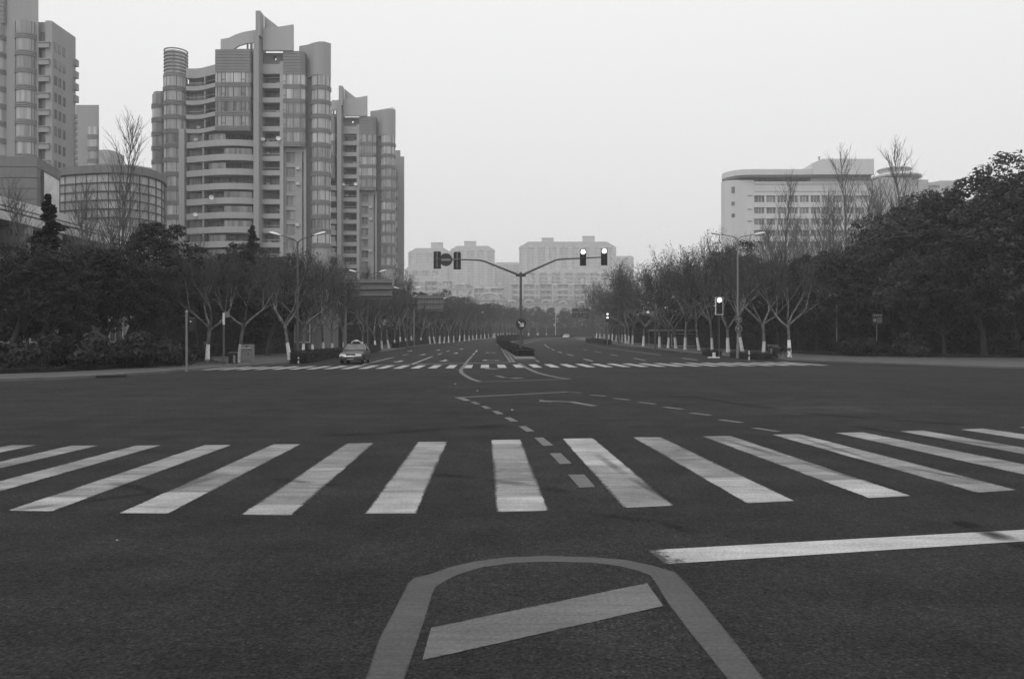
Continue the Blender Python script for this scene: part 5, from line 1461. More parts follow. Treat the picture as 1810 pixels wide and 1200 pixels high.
hedge([(18.0, 150), (17.2, 178)], 1.6, 0.9, "clipped hedge at the right kerb far along the avenue", 10, 0.18, 20)
hedge([(-25.5, 34.5), (-22.2, 38.5), (-21.6, 45), (-21.4, 56)], 0.9, 0.35, "low ground hedge edging the left pavement", 11)
hedge([(46, 67), (40, 70), (35, 74), (32.2, 80), (31.5, 90)], 1.0, 0.35, "low ground hedge edging the right pavement", 12)
hedge([(75, 92), (56, 88), (44, 92), (36, 100), (30, 118), (28.5, 150), (27, 190), (28, 225)], 3.0, 5.6, "tall dark hedge added to fill bright gaps behind the trees on the right", 21, 0.34, 9, "added filler hedges")  # added filler hedges: they cover the bright horizon between the trunks
hedge([(-31, 68), (-27, 82), (-25.5, 110), (-24, 150), (-20, 190), (-14, 225), (-8, 252)], 2.6, 3.4, "tall dark hedge added to fill bright gaps behind the left plane trees", 22, 0.34, 9, "added filler hedges")
hedge([(-10, 300), (0, 325), (20, 350), (60, 372), (110, 392)], 3.0, 4.0, "faint filler hedge added beyond the avenue bend", 24, 0.5, 4, "added filler hedges")
bed = MB(); p0 = Vector((at(366, 52.6), 52.6))
rgb = random.Random(3)
root = thing("planting_bed", (p0.x + 0.1, p0.y - 0.5, gz(p0.y) + 0.15), "round dark planting bed round the foot of the leaning plane tree", "planting bed")
for _ in range(420):
    g, r = rgb.uniform(0, 6.28), 1.25 * math.sqrt(rgb.random())
    leaf(bed, Vector((math.cos(g) * r, math.sin(g) * r * 0.8, rgb.uniform(0.02, 0.24) * (1.2 - r / 1.6))), Vector((0, 0, 1)) + unit(rgb) * 0.8, 0.15, rgb)
bed.build("foliage", 'hedge', root)
m = MB(); m.lathe([(1.3, -0.1), (1.25, 0.05), (0.05, 0.14)], 18); m.build("soil_mound", 'soil', root)
# ================================================================== STREET FURNITURE AND VEHICLES
# ---- median signal mast with two arms
DM = 80.0
xm, zm = px(920.5, DM), gz(DM) + 0.14
mast = thing("traffic_signal_mast", (xm, DM, zm), "Y shaped signal mast on the median with two lit signals on its right arm", "traffic signal")
def mx(p): return px(p, DM) - xm
def mz(p): return pz(p, DM) - zm
m = MB(); m.tube([(0, 0, -0.1), (0, 0, 0.5), (0, 0, mz(487))], [0.17, 0.15, 0.11], 12); m.tube([(0, 0, 0), (0, 0, 0.05)], 0.3, 12); m.build("pole", 'steel_dark', mast, smooth=False)
m = MB(); m.tube([(0, 0, mz(489)), (0, 0, mz(483))], 0.17, 10); m.tube([(0, 0, mz(483)), (0, 0, mz(481.5))], 0.1, 8); m.box(-0.5, 0.5, -0.04, 0.04, mz(489), mz(486)); m.box(-0.14, 0.14, -0.2, 0.2, mz(484), mz(482.6)); m.build("bracket", 'steel_dark', mast)
for pts in ([(-0.05, 0, mz(487)), (mx(880), 0, mz(471.5)), (mx(856), 0, mz(461.8)), (mx(848), 0, mz(460.2)), (mx(838), 0, mz(459.6)), (mx(770), 0, mz(457.8))],
            [(0.05, 0, mz(487)), (mx(960), 0, mz(469.5)), (mx(982), 0, mz(460)), (mx(990), 0, mz(458.4)), (mx(1000), 0, mz(457.8)), (mx(1066), 0, mz(454.8))]):
    m = MB(); m.tube(pts, [0.12, 0.1, 0.09, 0.085, 0.08, 0.06], 10); m.build("arm", 'steel_dark', mast)
def signal_head(parent, x, z, w, h, lit, y=-0.12, arrow=False, scale=1.0, lamps=3, frame=False, glowmat='lit'):
    """signal face towards the camera; z = centre height"""
    m = MB(); m.bbox(x - w/2, x + w/2, y - 0.14, y + 0.14, z - h/2, z + h/2, 0.04); hd = m.build("signal_head", 'black', parent)
    r = min(w * 0.36, h / lamps * 0.4)
    for i in range(lamps):
        zc = z + h/2 - h / lamps * (i + 0.5) * (0.9 if lamps == 3 else 1)
        on = (i == 0 and lit)
        m = MB()
        pr = [(x + r * math.cos(R(a)), zc + r * math.sin(R(a))) for a in range(0, 360, 24)]
        m.prism(pr, y - 0.17, y - 0.135); m.build("lamp", glowmat if on else 'black', hd)
        m = MB()
        pts = [(x + (r + 0.03) * math.cos(R(a)), zc + (r + 0.03) * math.sin(R(a))) for a in range(-10, 191, 20)]
        for (xa, za), (xb, zb) in zip(pts, pts[1:]):
            m.face([(xa, y - 0.14, za), (xb, y - 0.14, zb), (xb, y - 0.30, zb), (xa, y - 0.30, za)])
        m.build("visor", 'black', hd)
    if frame:
        m = MB(); b = 0.05
        for (a0, a1, c0, c1) in ((x-w/2-b, x-w/2, z-h/2-b, z+h/2+b), (x+w/2, x+w/2+b, z-h/2-b, z+h/2+b), (x-w/2, x+w/2, z+h/2, z+h/2+b), (x-w/2, x+w/2, z-h/2-b, z-h/2)): m.box(a0, a1, y - 0.16, y + 0.1, c0, c1)
        m.build("backboard_rim", 'lamp_head', hd)
    return hd
signal_head(mast, mx(1030.2), mz(455.9), 0.62, 1.6, True)
signal_head(mast, mx(1067.6), mz(454.7), 0.62, 1.66, True)
for xc, zc in ((772.6, 459.5), (808, 460.5)):                      # seen from behind
    m = MB(); m.bbox(mx(xc) - 0.37, mx(xc) + 0.37, 0.02, 0.3, mz(zc) - 0.88, mz(zc) + 0.88, 0.09); hd = m.build("signal_head", 'black', mast)
    m = MB(); m.box(mx(xc) - 0.045, mx(xc) + 0.045, -0.06, 0.018, mz(zc) - 0.76, mz(zc) + 0.76); m.build("mounting_rail", 'steel', hd)
    m = MB(); m.box(mx(xc) - 0.3, mx(xc) + 0.3, -0.13, -0.065, mz(zc) + 0.0, mz(zc) + 0.1); m.build("clamp", 'steel_dark', hd)
def disc(parent, x, y, z, r, mat, name, t=0.04):
    m = MB(); m.prism([(x + r * math.cos(R(a)), z + r * math.sin(R(a))) for a in range(0, 360, 12)], y - t, y); return m.build(name, mat, parent)
d_ = disc(mast, mx(788.6), -0.2, mz(459.6), 0.65, 'blue_sign', "no_entry_sign")
m = MB(); m.box(mx(788.6) - 0.46, mx(788.6) + 0.46, -0.252, -0.242, mz(459.6) - 0.11, mz(459.6) + 0.09); m.build("bar", 'grey_mark', d_)
d_ = disc(mast, mx(921), -0.24, mz(573), 0.53, 'blue_sign', "keep_right_sign")
def arrow_poly(cx, cz, L_, ang):
    a = R(ang); ca, sa = math.cos(a), math.sin(a)
    pts = [(-L_, -0.10), (0.10, -0.10), (0.10 - 0.0, -0.10), (0.02, -0.36), (L_, 0.0), (0.02, 0.36), (0.10, 0.10), (-L_, 0.10)]
    pts = [(-L_, -0.055), (0.16, -0.055), (-0.02, -0.20), (0.07, -0.26), (L_, 0.0), (0.07, 0.26), (-0.02, 0.20), (0.16, 0.055), (-L_, 0.055)]
    return [(cx + x * ca - z * sa, cz + x * sa + z * ca) for x, z in pts]
m = MB(); m.prism(arrow_poly(mx(921), mz(573), 0.38, -42), -0.292, -0.282); m.build("arrow", 'white_mark', d_)

# ---- double-armed street lamps
def street_lamp(x, y, zf, span, label, rise=0.75, single=0, base=0.25, pole_mat='steel_dark'):
    z0 = gz(y) + 0.12
    root = thing("street_lamp", (x, y, z0), label, "street lamp", "double armed street lamps")
    h = zf - z0
    m = MB(); m.tube([(0, 0, -0.1), (0, 0, 1.1)], [0.15, 0.14], 10); m.tube([(0, 0, 1.1), (0, 0, h)], [0.10, 0.065], 10); m.build("pole", pole_mat, root)
    for s in (-1, 1):
        if single and s != single: continue
        m = MB(); m.tube([(0, 0, h - 0.35), (0.05 * s, 0, h), (0.3 * s, 0, h + 0.22), (span * 0.62 * s, 0, h + rise * 0.72)], [0.055, 0.05, 0.045, 0.04], 7)
        arm = m.build("arm", pole_mat, root)
        a = Vector((span * 0.6 * s, 0, h + rise * 0.7)); b = Vector((span * s, 0, h + rise))
        t = (b - a).normalized(); n = Vector((-t.z, 0, t.x)) * (1 if s > 0 else -1)
        m = MB()
        prof = [(0, 0.05, 0.05), (0.12, 0.13, 0.08), (0.5, 0.18, 0.12), (0.85, 0.16, 0.11), (1.0, 0.06, 0.04)]
        L_ = (b - a).length; ring = []
        for u, w, hh in prof:
            c = a + t * (L_ * u)
            k = len(m.v)
            for (sy, sn) in ((-1, -0.4), (-0.75, 0.5), (0, 0.9), (0.75, 0.5), (1, -0.4), (0.6, -0.75), (-0.6, -0.75)):
                m.v.append(tuple(c + Vector((0, sy * w, 0)) + n * (sn * hh)))
            ring.append(k)
        for k0, k1 in zip(ring, ring[1:]):
            for i in range(7): m.f.append((k0 + i, k0 + (i + 1) % 7, k1 + (i + 1) % 7, k1 + i))
        m.f.append(tuple(ring[0] + i for i in range(7))); m.f.append(tuple(ring[-1] + 6 - i for i in range(7)))
        m.build("lamp_head", 'lamp_head', arm)
    return root
street_lamp(px(526, 61), 61, pz(428, 61), 2.15, "double armed street lamp at the hedge beside the taxi, nearest on the left kerb")
for k, (p, d, yf) in enumerate([(650, 91, 489), (720, 124, 516), (770, 160, 533), (808, 196, 546), (842, 234, 556)]):
    street_lamp(px(p, d), d, pz(yf, d), 2.15, f"double armed street lamp, {ordinal(k + 1)} along the left kerb from the junction")
rl = street_lamp(px(1304, 72), 72, pz(423, 72), 2.45, "double armed street lamp with two round signs at the right kerb", 0.6, pole_mat='steel')
zl = rl.location.z
for (yy, r, w) in ((565.5, 0.33, 0.36), (581, 0.36, 0.38)):
    zc = pz(yy, 72) - zl
    d_ = disc(rl, 0.03, -0.16, zc, r, 'blue_sign', "round_sign")
    m = MB()
    ring = [(0.03 + (r - 0.05) * math.cos(R(a)), zc + (r - 0.05) * math.sin(R(a))) for a in range(0, 361, 20)]
    for (xa, za), (xb, zb) in zip(ring, ring[1:]):
        k_ = 0.88
        m.face([(xa, -0.203, za), (xb, -0.203, zb), (0.03 + (xb - 0.03) * k_, -0.203, zc + (zb - zc) * k_), (0.03 + (xa - 0.03) * k_, -0.203, zc + (za - zc) * k_)])
    m.build("rim_band", 'grey_mark', d_)
    m = MB()
    if yy < 570:
        m.box(-0.12, 0.17, -0.21, -0.203, zc + 0.02, zc + 0.15); m.prism([(0.0, zc - 0.02), (0.1, zc - 0.02), (0.05, zc - 0.2), (-0.03, zc - 0.16)], -0.21, -0.203)
    else:
        m.prism([(-0.2, zc + 0.1), (-0.05, zc + 0.12), (0.1, zc - 0.1), (0.08, zc - 0.2), (-0.02, zc - 0.12)], -0.21, -0.203); m.box(0.0, 0.12, -0.21, -0.204, zc + 0.06, zc + 0.14)
    m.build("pictogram", 'grey_mark', d_)
for k, (p, d, yf) in enumerate([(1158, 111, 481), (1094, 150, 514), (1049, 192, 530), (1056, 228, 548)]):
    street_lamp(px(p, d), d, pz(yf, d), 2.45, f"double armed street lamp, {ordinal(k + 1)} along the right kerb from the junction", 0.6)
street_lamp(px(982, 285), 285, pz(543, 285), 2.2, "pale far lamp post standing alone at the avenue bend", 0.3, pole_mat='lamp_head')

# ---- overhead direction signs seen from behind
def overhead_sign(p, d, x0, x1, y0, y1, rails, label, seams):
    root = thing("overhead_sign", (px(p, d), d, gz(d) + 0.12), label, "road sign", "overhead signs seen from behind")
    def sx(q): return px(q, d) - px(p, d)
    def sz(q): return pz(q, d) - gz(d) - 0.12
    m = MB(); m.tube([(0, 0, -0.1), (0, 0, sz(y0) - 0.3)], [0.17, 0.13], 12); m.tube([(0, 0, -0.05), (0, 0, 0.06)], 0.3, 12); m.build("pole", 'steel', root)
    n = 3
    for i in range(n):
        a, b = lerp(x0, x1, i / n), lerp(x0, x1, (i + 1) / n)
        m = MB(); m.box(sx(a) + 0.006, sx(b) - 0.006, 0.05, 0.09, sz(y1), sz(y0)); m.build("panel", 'sign_back', root)
    for r in rails:
        m = MB(); m.tube([(-0.25, -0.06, sz(r)), (sx(x1) - 0.03, -0.06, sz(r))], 0.075, 8); m.tube([(-0.26, -0.06, sz(r)), (0.2, -0.06, sz(r))], 0.13, 8); m.build("rail", 'steel_dark', root)
    if seams:
        m = MB()
        for i in range(9): m.box(sx(lerp(x0, x1, (i + 0.5) / 9)) - 0.03, sx(lerp(x0, x1, (i + 0.5) / 9)) + 0.03, -0.0, 0.049, sz(y1) + 0.05, sz(y0) - 0.05)
        m.build("stiffener", 'steel_dark', root)
overhead_sign(610, 84, 636, 693, 493.5, 528, (500, 511.3, 523), "blank back of the nearer overhead road sign behind the taxi", False)
overhead_sign(731.5, 134, 738, 784, 522, 550, (527.6, 536.8, 546.4), "blank back of the farther overhead road sign with upright stiffeners", True)
# front of a far direction sign
dS = 190.0
root = thing("direction_sign", (px(1046.5, dS), dS, gz(dS) + 0.12), "dark direction sign panel facing the junction far along the right kerb", "road sign")
def sx(q): return px(q, dS) - px(1046.5, dS)
def sz(q): return pz(q, dS) - gz(dS) - 0.12
m = MB(); m.tube([(0, 0, -0.1), (0, 0, sz(541))], [0.18, 0.14], 10); m.build("pole", 'steel_dark', root)
for y in (548, 553, 558):
    m = MB(); m.tube([(0.2, 0.1, sz(y)), (sx(1013), 0.1, sz(y))], 0.09, 6); m.build("rail", 'steel_dark', root)
m = MB(); m.box(sx(1011.5), sx(1040), -0.1, 0.0, sz(561), sz(545)); pn = m.build("panel", 'blue_sign', root)
m = MB()
for (a, b, y0, y1) in ((1022, 1025, 546.2, 548.6), (1025.6, 1028.4, 546.2, 548.6), (1028.9, 1031, 546.2, 548.6), (1013, 1016, 551, 553.4), (1016.7, 1019.4, 551, 553.4), (1020, 1022.4, 551, 553.4), (1029.6, 1032.2, 551, 553.4), (1032.8, 1035.4, 551, 553.4), (1036, 1038.6, 551, 553.4), (1024.6, 1027.6, 550.6, 555), (1017, 1022, 557.4, 558.8), (1031, 1036, 557.4, 558.8)):
    for i in range(3):
        t0 = lerp(y0, y1, i / 3); t1 = lerp(y0, y1, (i + 0.6) / 3); m.box(sx(a), sx(b), -0.112, -0.104, sz(t1), sz(t0))
    m.box(sx((a + b) / 2) - 0.05, sx((a + b) / 2) + 0.05, -0.118, -0.1125, sz(y1), sz(y0))
tag(m.build("lettering", 'grey_mark', pn), kind="stuff")

# ---- kerbside signals
def signal_post(p, d, ybase_lift, head, label, lit=True, w=0.6, h=1.5, frame=True, pole_r=0.05):
    z0 = gz(d) + 0.14
    root = thing("kerb_signal", (px(p, d), d, z0), label, "traffic signal")
    zc = pz(head, d) - z0
    m = MB(); m.tube([(0, 0, -0.1), (0, 0, zc)], pole_r, 8); m.tube([(0, 0, -0.05), (0, 0, 0.05)], pole_r * 2.2, 10); m.build("pole", 'steel_dark', root)
    m = MB(); m.tube([(0, 0, zc), (0, 0, zc + h / 2 + 0.2)], 0.05, 8); m.build("finial", 'steel_dark', root)
    signal_head(root, -0.03, zc, w, h, lit, -0.1, frame=frame)
    return root
signal_post(1271, 76, 0, 541, "lit signal in a pale rimmed backboard on a slim pole at the right kerb", True, 0.62, 1.58)
root = thing("kerb_signal", (px(1073.5, 150), 150, gz(150) + 0.13), "tiny far signal with two bright lamps at the right kerb", "traffic signal")
zz = pz(561, 150) - root.location.z
m = MB(); m.tube([(0, 0, -0.1), (0, 0, zz + 1.1)], 0.09, 8); m.build("pole", 'steel', root)
hd = signal_head(root, 0, zz, 0.45, 1.7, True, -0.15, glowmat='lit_small')
disc(hd, 0, -0.33, zz - 0.05, 0.16, 'lit_small', "lamp", 0.03)
def away_signal(p, d, ytop, side, label, dot=True):
    """pedestrian signal on a post, turned away from the camera"""
    z0 = gz(d) + 0.14
    root = thing("crossing_signal", (px(p, d), d, z0), label, "traffic signal")
    h = pz(ytop, d) - z0
    m = MB(); m.tube([(0, 0, -0.1), (0, 0, h)], 0.058, 10); m.tube([(0, 0, -0.05), (0, 0, 0.12)], 0.085, 10); m.build("pole", 'steel', root)
    m = MB(); m.lathe([(0.07, h), (0.085, h + 0.05), (0.05, h + 0.12), (0.01, h + 0.14)], 10); m.tube([(0, 0, h - 0.18), (0, 0, h - 0.12)], 0.09, 10); m.build("cap", 'steel', root)
    m = MB(); m.bbox(0.1 * side if side > 0 else -0.42, 0.42 if side > 0 else -0.1, -0.02, 0.2, h - 0.95, h - 0.25, 0.04); hd = m.build("signal_head", 'black', root)
    m = MB(); m.tube([(0, 0.05, h - 0.35), (0.12 * side, 0.05, h - 0.35)], 0.03, 6); m.tube([(0, 0.05, h - 0.85), (0.12 * side, 0.05, h - 0.85)], 0.03, 6); m.build("bracket", 'steel_dark', hd)
    m = MB(); m.lathe([(0.045, -0.03), (0.045, 0.03), (0.01, 0.035)], 8); o = m.build("lamp_back", 'lamp_head', hd); o.location = (0.22 * side, -0.05, h - 0.45)
    return root
away_signal(330, 41.0, 553, 1, "slim grey crossing signal post turned away at the left pavement corner")
away_signal(1479, 80, 541, -1, "slim grey crossing signal post turned away on the right pavement")
root = thing("sign_post", (px(395.5, 49.5), 49.5, 0.14), "grey post with pale upper half beside the leaning plane tree", "post")
m = MB(); m.tube([(0, 0, -0.1), (0, 0, 2.5)], 0.065, 10); m.tube([(0, 0, -0.05), (0, 0, 0.04)], 0.13, 10); m.build("pole", 'steel_dark', root)
m = MB(); m.tube([(0, 0, 2.5), (0, 0, pz(553, 49.5) - 0.14)], 0.07, 10); m.build("sleeve", 'lamp_head', root)
m = MB(); m.box(0.08, 0.36, -0.02, 0.02, 2.95, 3.3); m.build("plate", 'sign_back', root)

# ---- utility cabinet, bins, markers, notice signs
d = 55.2
root = thing("utility_cabinet", (px(436, d), d, 0.15), "grey steel utility cabinet with hooded vent on the left pavement", "cabinet")
m = MB(); m.bbox(-0.38, 0.40, 0, 0.45, 0.06, 1.24, 0.015); m.box(-0.42, 0.44, -0.03, 0.48, 0, 0.06); m.build("body", 'cabinet', root)
m = MB(); m.box(-0.35, 0.30, -0.025, -0.001, 0.12, 0.92); dr = m.build("door", 'cabinet', root)
m = MB(); m.box(0.1, 0.14, -0.06, -0.026, 0.5, 0.66); m.build("handle", 'black', dr)
m = MB(); m.prism([(-0.38, 0.95), (0.33, 0.95), (0.33, 1.0), (-0.38, 1.0)], -0.1, -0.001); m.build("drip_hood", 'lamp_head', root)
m = MB(); m.box(-0.06, 0.04, -0.02, -0.001, 1.05, 1.16); m.build("vent", 'black', root)
def litter_bin(p, d, s, label, mirror=1):
    root = thing("litter_bin", (px(p, d), d, gz(d) + 0.15), label, "litter bin", None, 0, s)
    m = MB(); m.box(-0.30, -0.24, -0.15, 0.15, 0, 0.8); m.box(0.24, 0.30, -0.15, 0.15, 0, 0.8); m.box(-0.03, 0.03, -0.15, 0.15, 0, 0.8); m.build("frame", 'black', root)
    for x in (-0.135, 0.135):
        m = MB(); m.bbox(x - 0.095, x + 0.095, -0.14, 0.14, 0.08, 0.66, 0.02); m.build("bucket", 'bin_side' if x * mirror > 0 else 'black', root)
    m = MB(); m.prism([(-0.34, 0.80), (0.34, 0.80), (0.28, 0.90), (-0.28, 0.90)], -0.2, 0.2); m.build("roof", 'steel_dark', root)
    m = MB(); m.box(-0.22, -0.05, -0.16, -0.141, 0.70, 0.76); m.box(0.05, 0.22, -0.16, -0.141, 0.70, 0.76); m.build("flap", 'black', root)
litter_bin(412, 51.6, 0.85, "dark twin litter bin on the left pavement beside the cabinet")
litter_bin(1366, 69.5, 1.25, "twin litter bin with pale bucket beside the bicycle tree", -1)
root = thing("marker_post", (px(1324, 67.0), 67.0, 0.02), "white banded marker post at the right kerb hedge", "bollard")
m = MB(); m.tube([(0, 0, 0), (0, 0, 0.3)], 0.06, 8); m.tube([(0, 0, 0.46), (0, 0, 0.78)], 0.06, 8); m.build("post", 'white_mark', root)
m = MB(); m.tube([(0, 0, 0.3), (0, 0, 0.46)], 0.06, 8); m.build("band", 'black', root)
root = thing("marker_post", (px(527.5, 57.0), 57.0, 0.02), "white banded marker post at the left hedge end", "bollard")
m = MB(); m.tube([(0, 0, 0), (0, 0, 0.2)], 0.05, 8); m.tube([(0, 0, 0.32), (0, 0, 0.46)], 0.05, 8); m.build("post", 'white_mark', root)
m = MB(); m.tube([(0, 0, 0.2), (0, 0, 0.32)], 0.05, 8); m.build("band", 'black', root)
root = thing("marker_block", (px(1262, 73.5), 73.5, gz(73.5) + 0.02), "squat white marker block on a flat base at the right kerb", "bollard")
m = MB(); m.bbox(-0.55, 0.5, -0.2, 0.2, 0, 0.09, 0.03); m.build("base", 'white_mark', root)
m = MB(); m.bbox(-0.13, 0.13, -0.1, 0.1, 0.09, 0.5, 0.03); m.build("post", 'white_mark', root)
def notice(p, d, x0, x1, y0, y1, label, light=False):
    z0 = gz(d) + 0.13
    root = thing("notice_sign", (px(p, d), d, z0), label, "sign")
    m = MB(); m.tube([(0, 0.03, -0.1), (0, 0.03, pz(y0, d) - z0)], 0.035, 8); m.build("pole", 'steel', root)
    a, b, c, e = px(x0, d) - px(p, d), px(x1, d) - px(p, d), pz(y1, d) - z0, pz(y0, d) - z0
    m = MB(); m.box(a, b, -0.05, 0.0, c, e); pn = m.build("panel", 'sign_back' if light else 'blue_sign', root)
    if not light:
        W, H = b - a, e - c
        m = MB()
        for i in range(4):
            xx = a + W * (0.1 + 0.22 * i); m.box(xx, xx + W * 0.15, -0.06, -0.052, e - H * 0.22, e - H * 0.08)
        for i in range(4): m.box(a + W * 0.48, b - W * 0.08, -0.06, -0.052, c + H * (0.15 + 0.13 * i), c + H * (0.21 + 0.13 * i))
        m.prism([(a + W * 0.24 + W * 0.16 * math.cos(R(g)), c + H * 0.38 + W * 0.16 * math.sin(R(g))) for g in range(0, 360, 24)], -0.06, -0.052)
        tag(m.build("lettering", 'grey_mark', pn), kind="stuff")
notice(1550, 76, 1541.5, 1560, 554.5, 573, "small dark notice sign with round emblem on a thin pole at the right shrubs")
notice(364, 58.5, 358.5, 369.5, 604, 623, "blank grey board standing behind the leaning plane tree", True)

# bus shelter among the right trees
d = 122.0
root = thing("bus_shelter", (px(1150, d), d, gz(d) + 0.13), "low bus shelter with pale framed panels behind the right plane trees", "shelter")
W = px(1245, d) - px(1150, d)
m = MB(); m.box(-0.2, W + 0.2, -0.2, 1.6, 2.55, 2.72); m.build("roof", 'sign_back', root)
m = MB(); m.box(-0.22, W + 0.22, -0.26, -0.205, 2.5, 2.76); m.build("roof_edge", 'grey_mark', root)
for i in range(5):
    m = MB(); m.box(i * W / 4 - 0.05, i * W / 4 + 0.05, 1.3, 1.4, 0, 2.545); m.build("post", 'steel', root)
for a in (0.42, 0.70):
    x0 = W * a; x1 = x0 + W * 0.24
    m = MB(); m.box(x0, x1, 0.96, 1.04, 0.25, 2.05); pn = m.build("poster_panel", 'steel_dark', root)
    m = MB(); b = 0.08
    for q in ((x0 - b, x0, 0.17, 2.13), (x1, x1 + b, 0.17, 2.13), (x0, x1, 2.05, 2.13), (x0, x1, 0.17, 0.25)): m.box(q[0], q[1], 0.9, 1.1, q[2], q[3])
    m.build("panel_frame", 'lamp_head', pn)

# parked cargo bicycle
d = 69.0
root = thing("parked_bicycle", (px(1382, d), d, gz(d) + 0.15), "dark loaded bicycle parked between the litter bin and the bicycle tree", "bicycle")
for x, nm in ((-0.42, "wheel"), (0.5, "wheel")):
    m = MB(); ring = [(x + 0.31 * math.cos(R(a)), 0, 0.33 + 0.31 * math.sin(R(a))) for a in range(0, 361, 20)]
    m.tube(ring, 0.025, 6, False); w = m.build(nm, 'tyre', root)
    m = MB()
    for a in range(0, 180, 30): m.tube([(x + 0.3 * math.cos(R(a)), 0, 0.33 + 0.3 * math.sin(R(a))), (x - 0.3 * math.cos(R(a)), 0, 0.33 - 0.3 * math.sin(R(a)))], 0.004, 3)
    m.build("spoke", 'steel', w)
m = MB()
for a, b in (((-0.42, 0, 0.33), (0.0, 0, 0.32)), ((0.0, 0, 0.32), (-0.12, 0, 0.8)), ((-0.42, 0, 0.33), (-0.1, 0, 0.72)), ((0.0, 0, 0.32), (0.36, 0, 0.78)), ((-0.1, 0, 0.72), (0.36, 0, 0.78)), ((0.5, 0, 0.33), (0.34, 0, 0.95))): m.tube([a, b], 0.02, 6)
m.build("frame", 'black', root)
m = MB(); m.bbox(-0.26, 0.0, -0.08, 0.08, 0.80, 0.88, 0.03); m.build("saddle", 'black', root)
m = MB(); m.tube([(0.26, -0.26, 0.98), (0.34, -0.1, 0.99), (0.34, 0.1, 0.99), (0.26, 0.26, 0.98)], 0.014, 6); m.build("handlebar", 'steel', root)
m = MB(); m.bbox(-0.75, -0.2, -0.3, 0.3, 0.42, 0.98, 0.1); m.build("load", 'black', root)
m = MB(); m.bbox(0.46, 0.74, -0.18, 0.18, 0.62, 0.86, 0.03); m.build("basket", 'steel_dark', root)

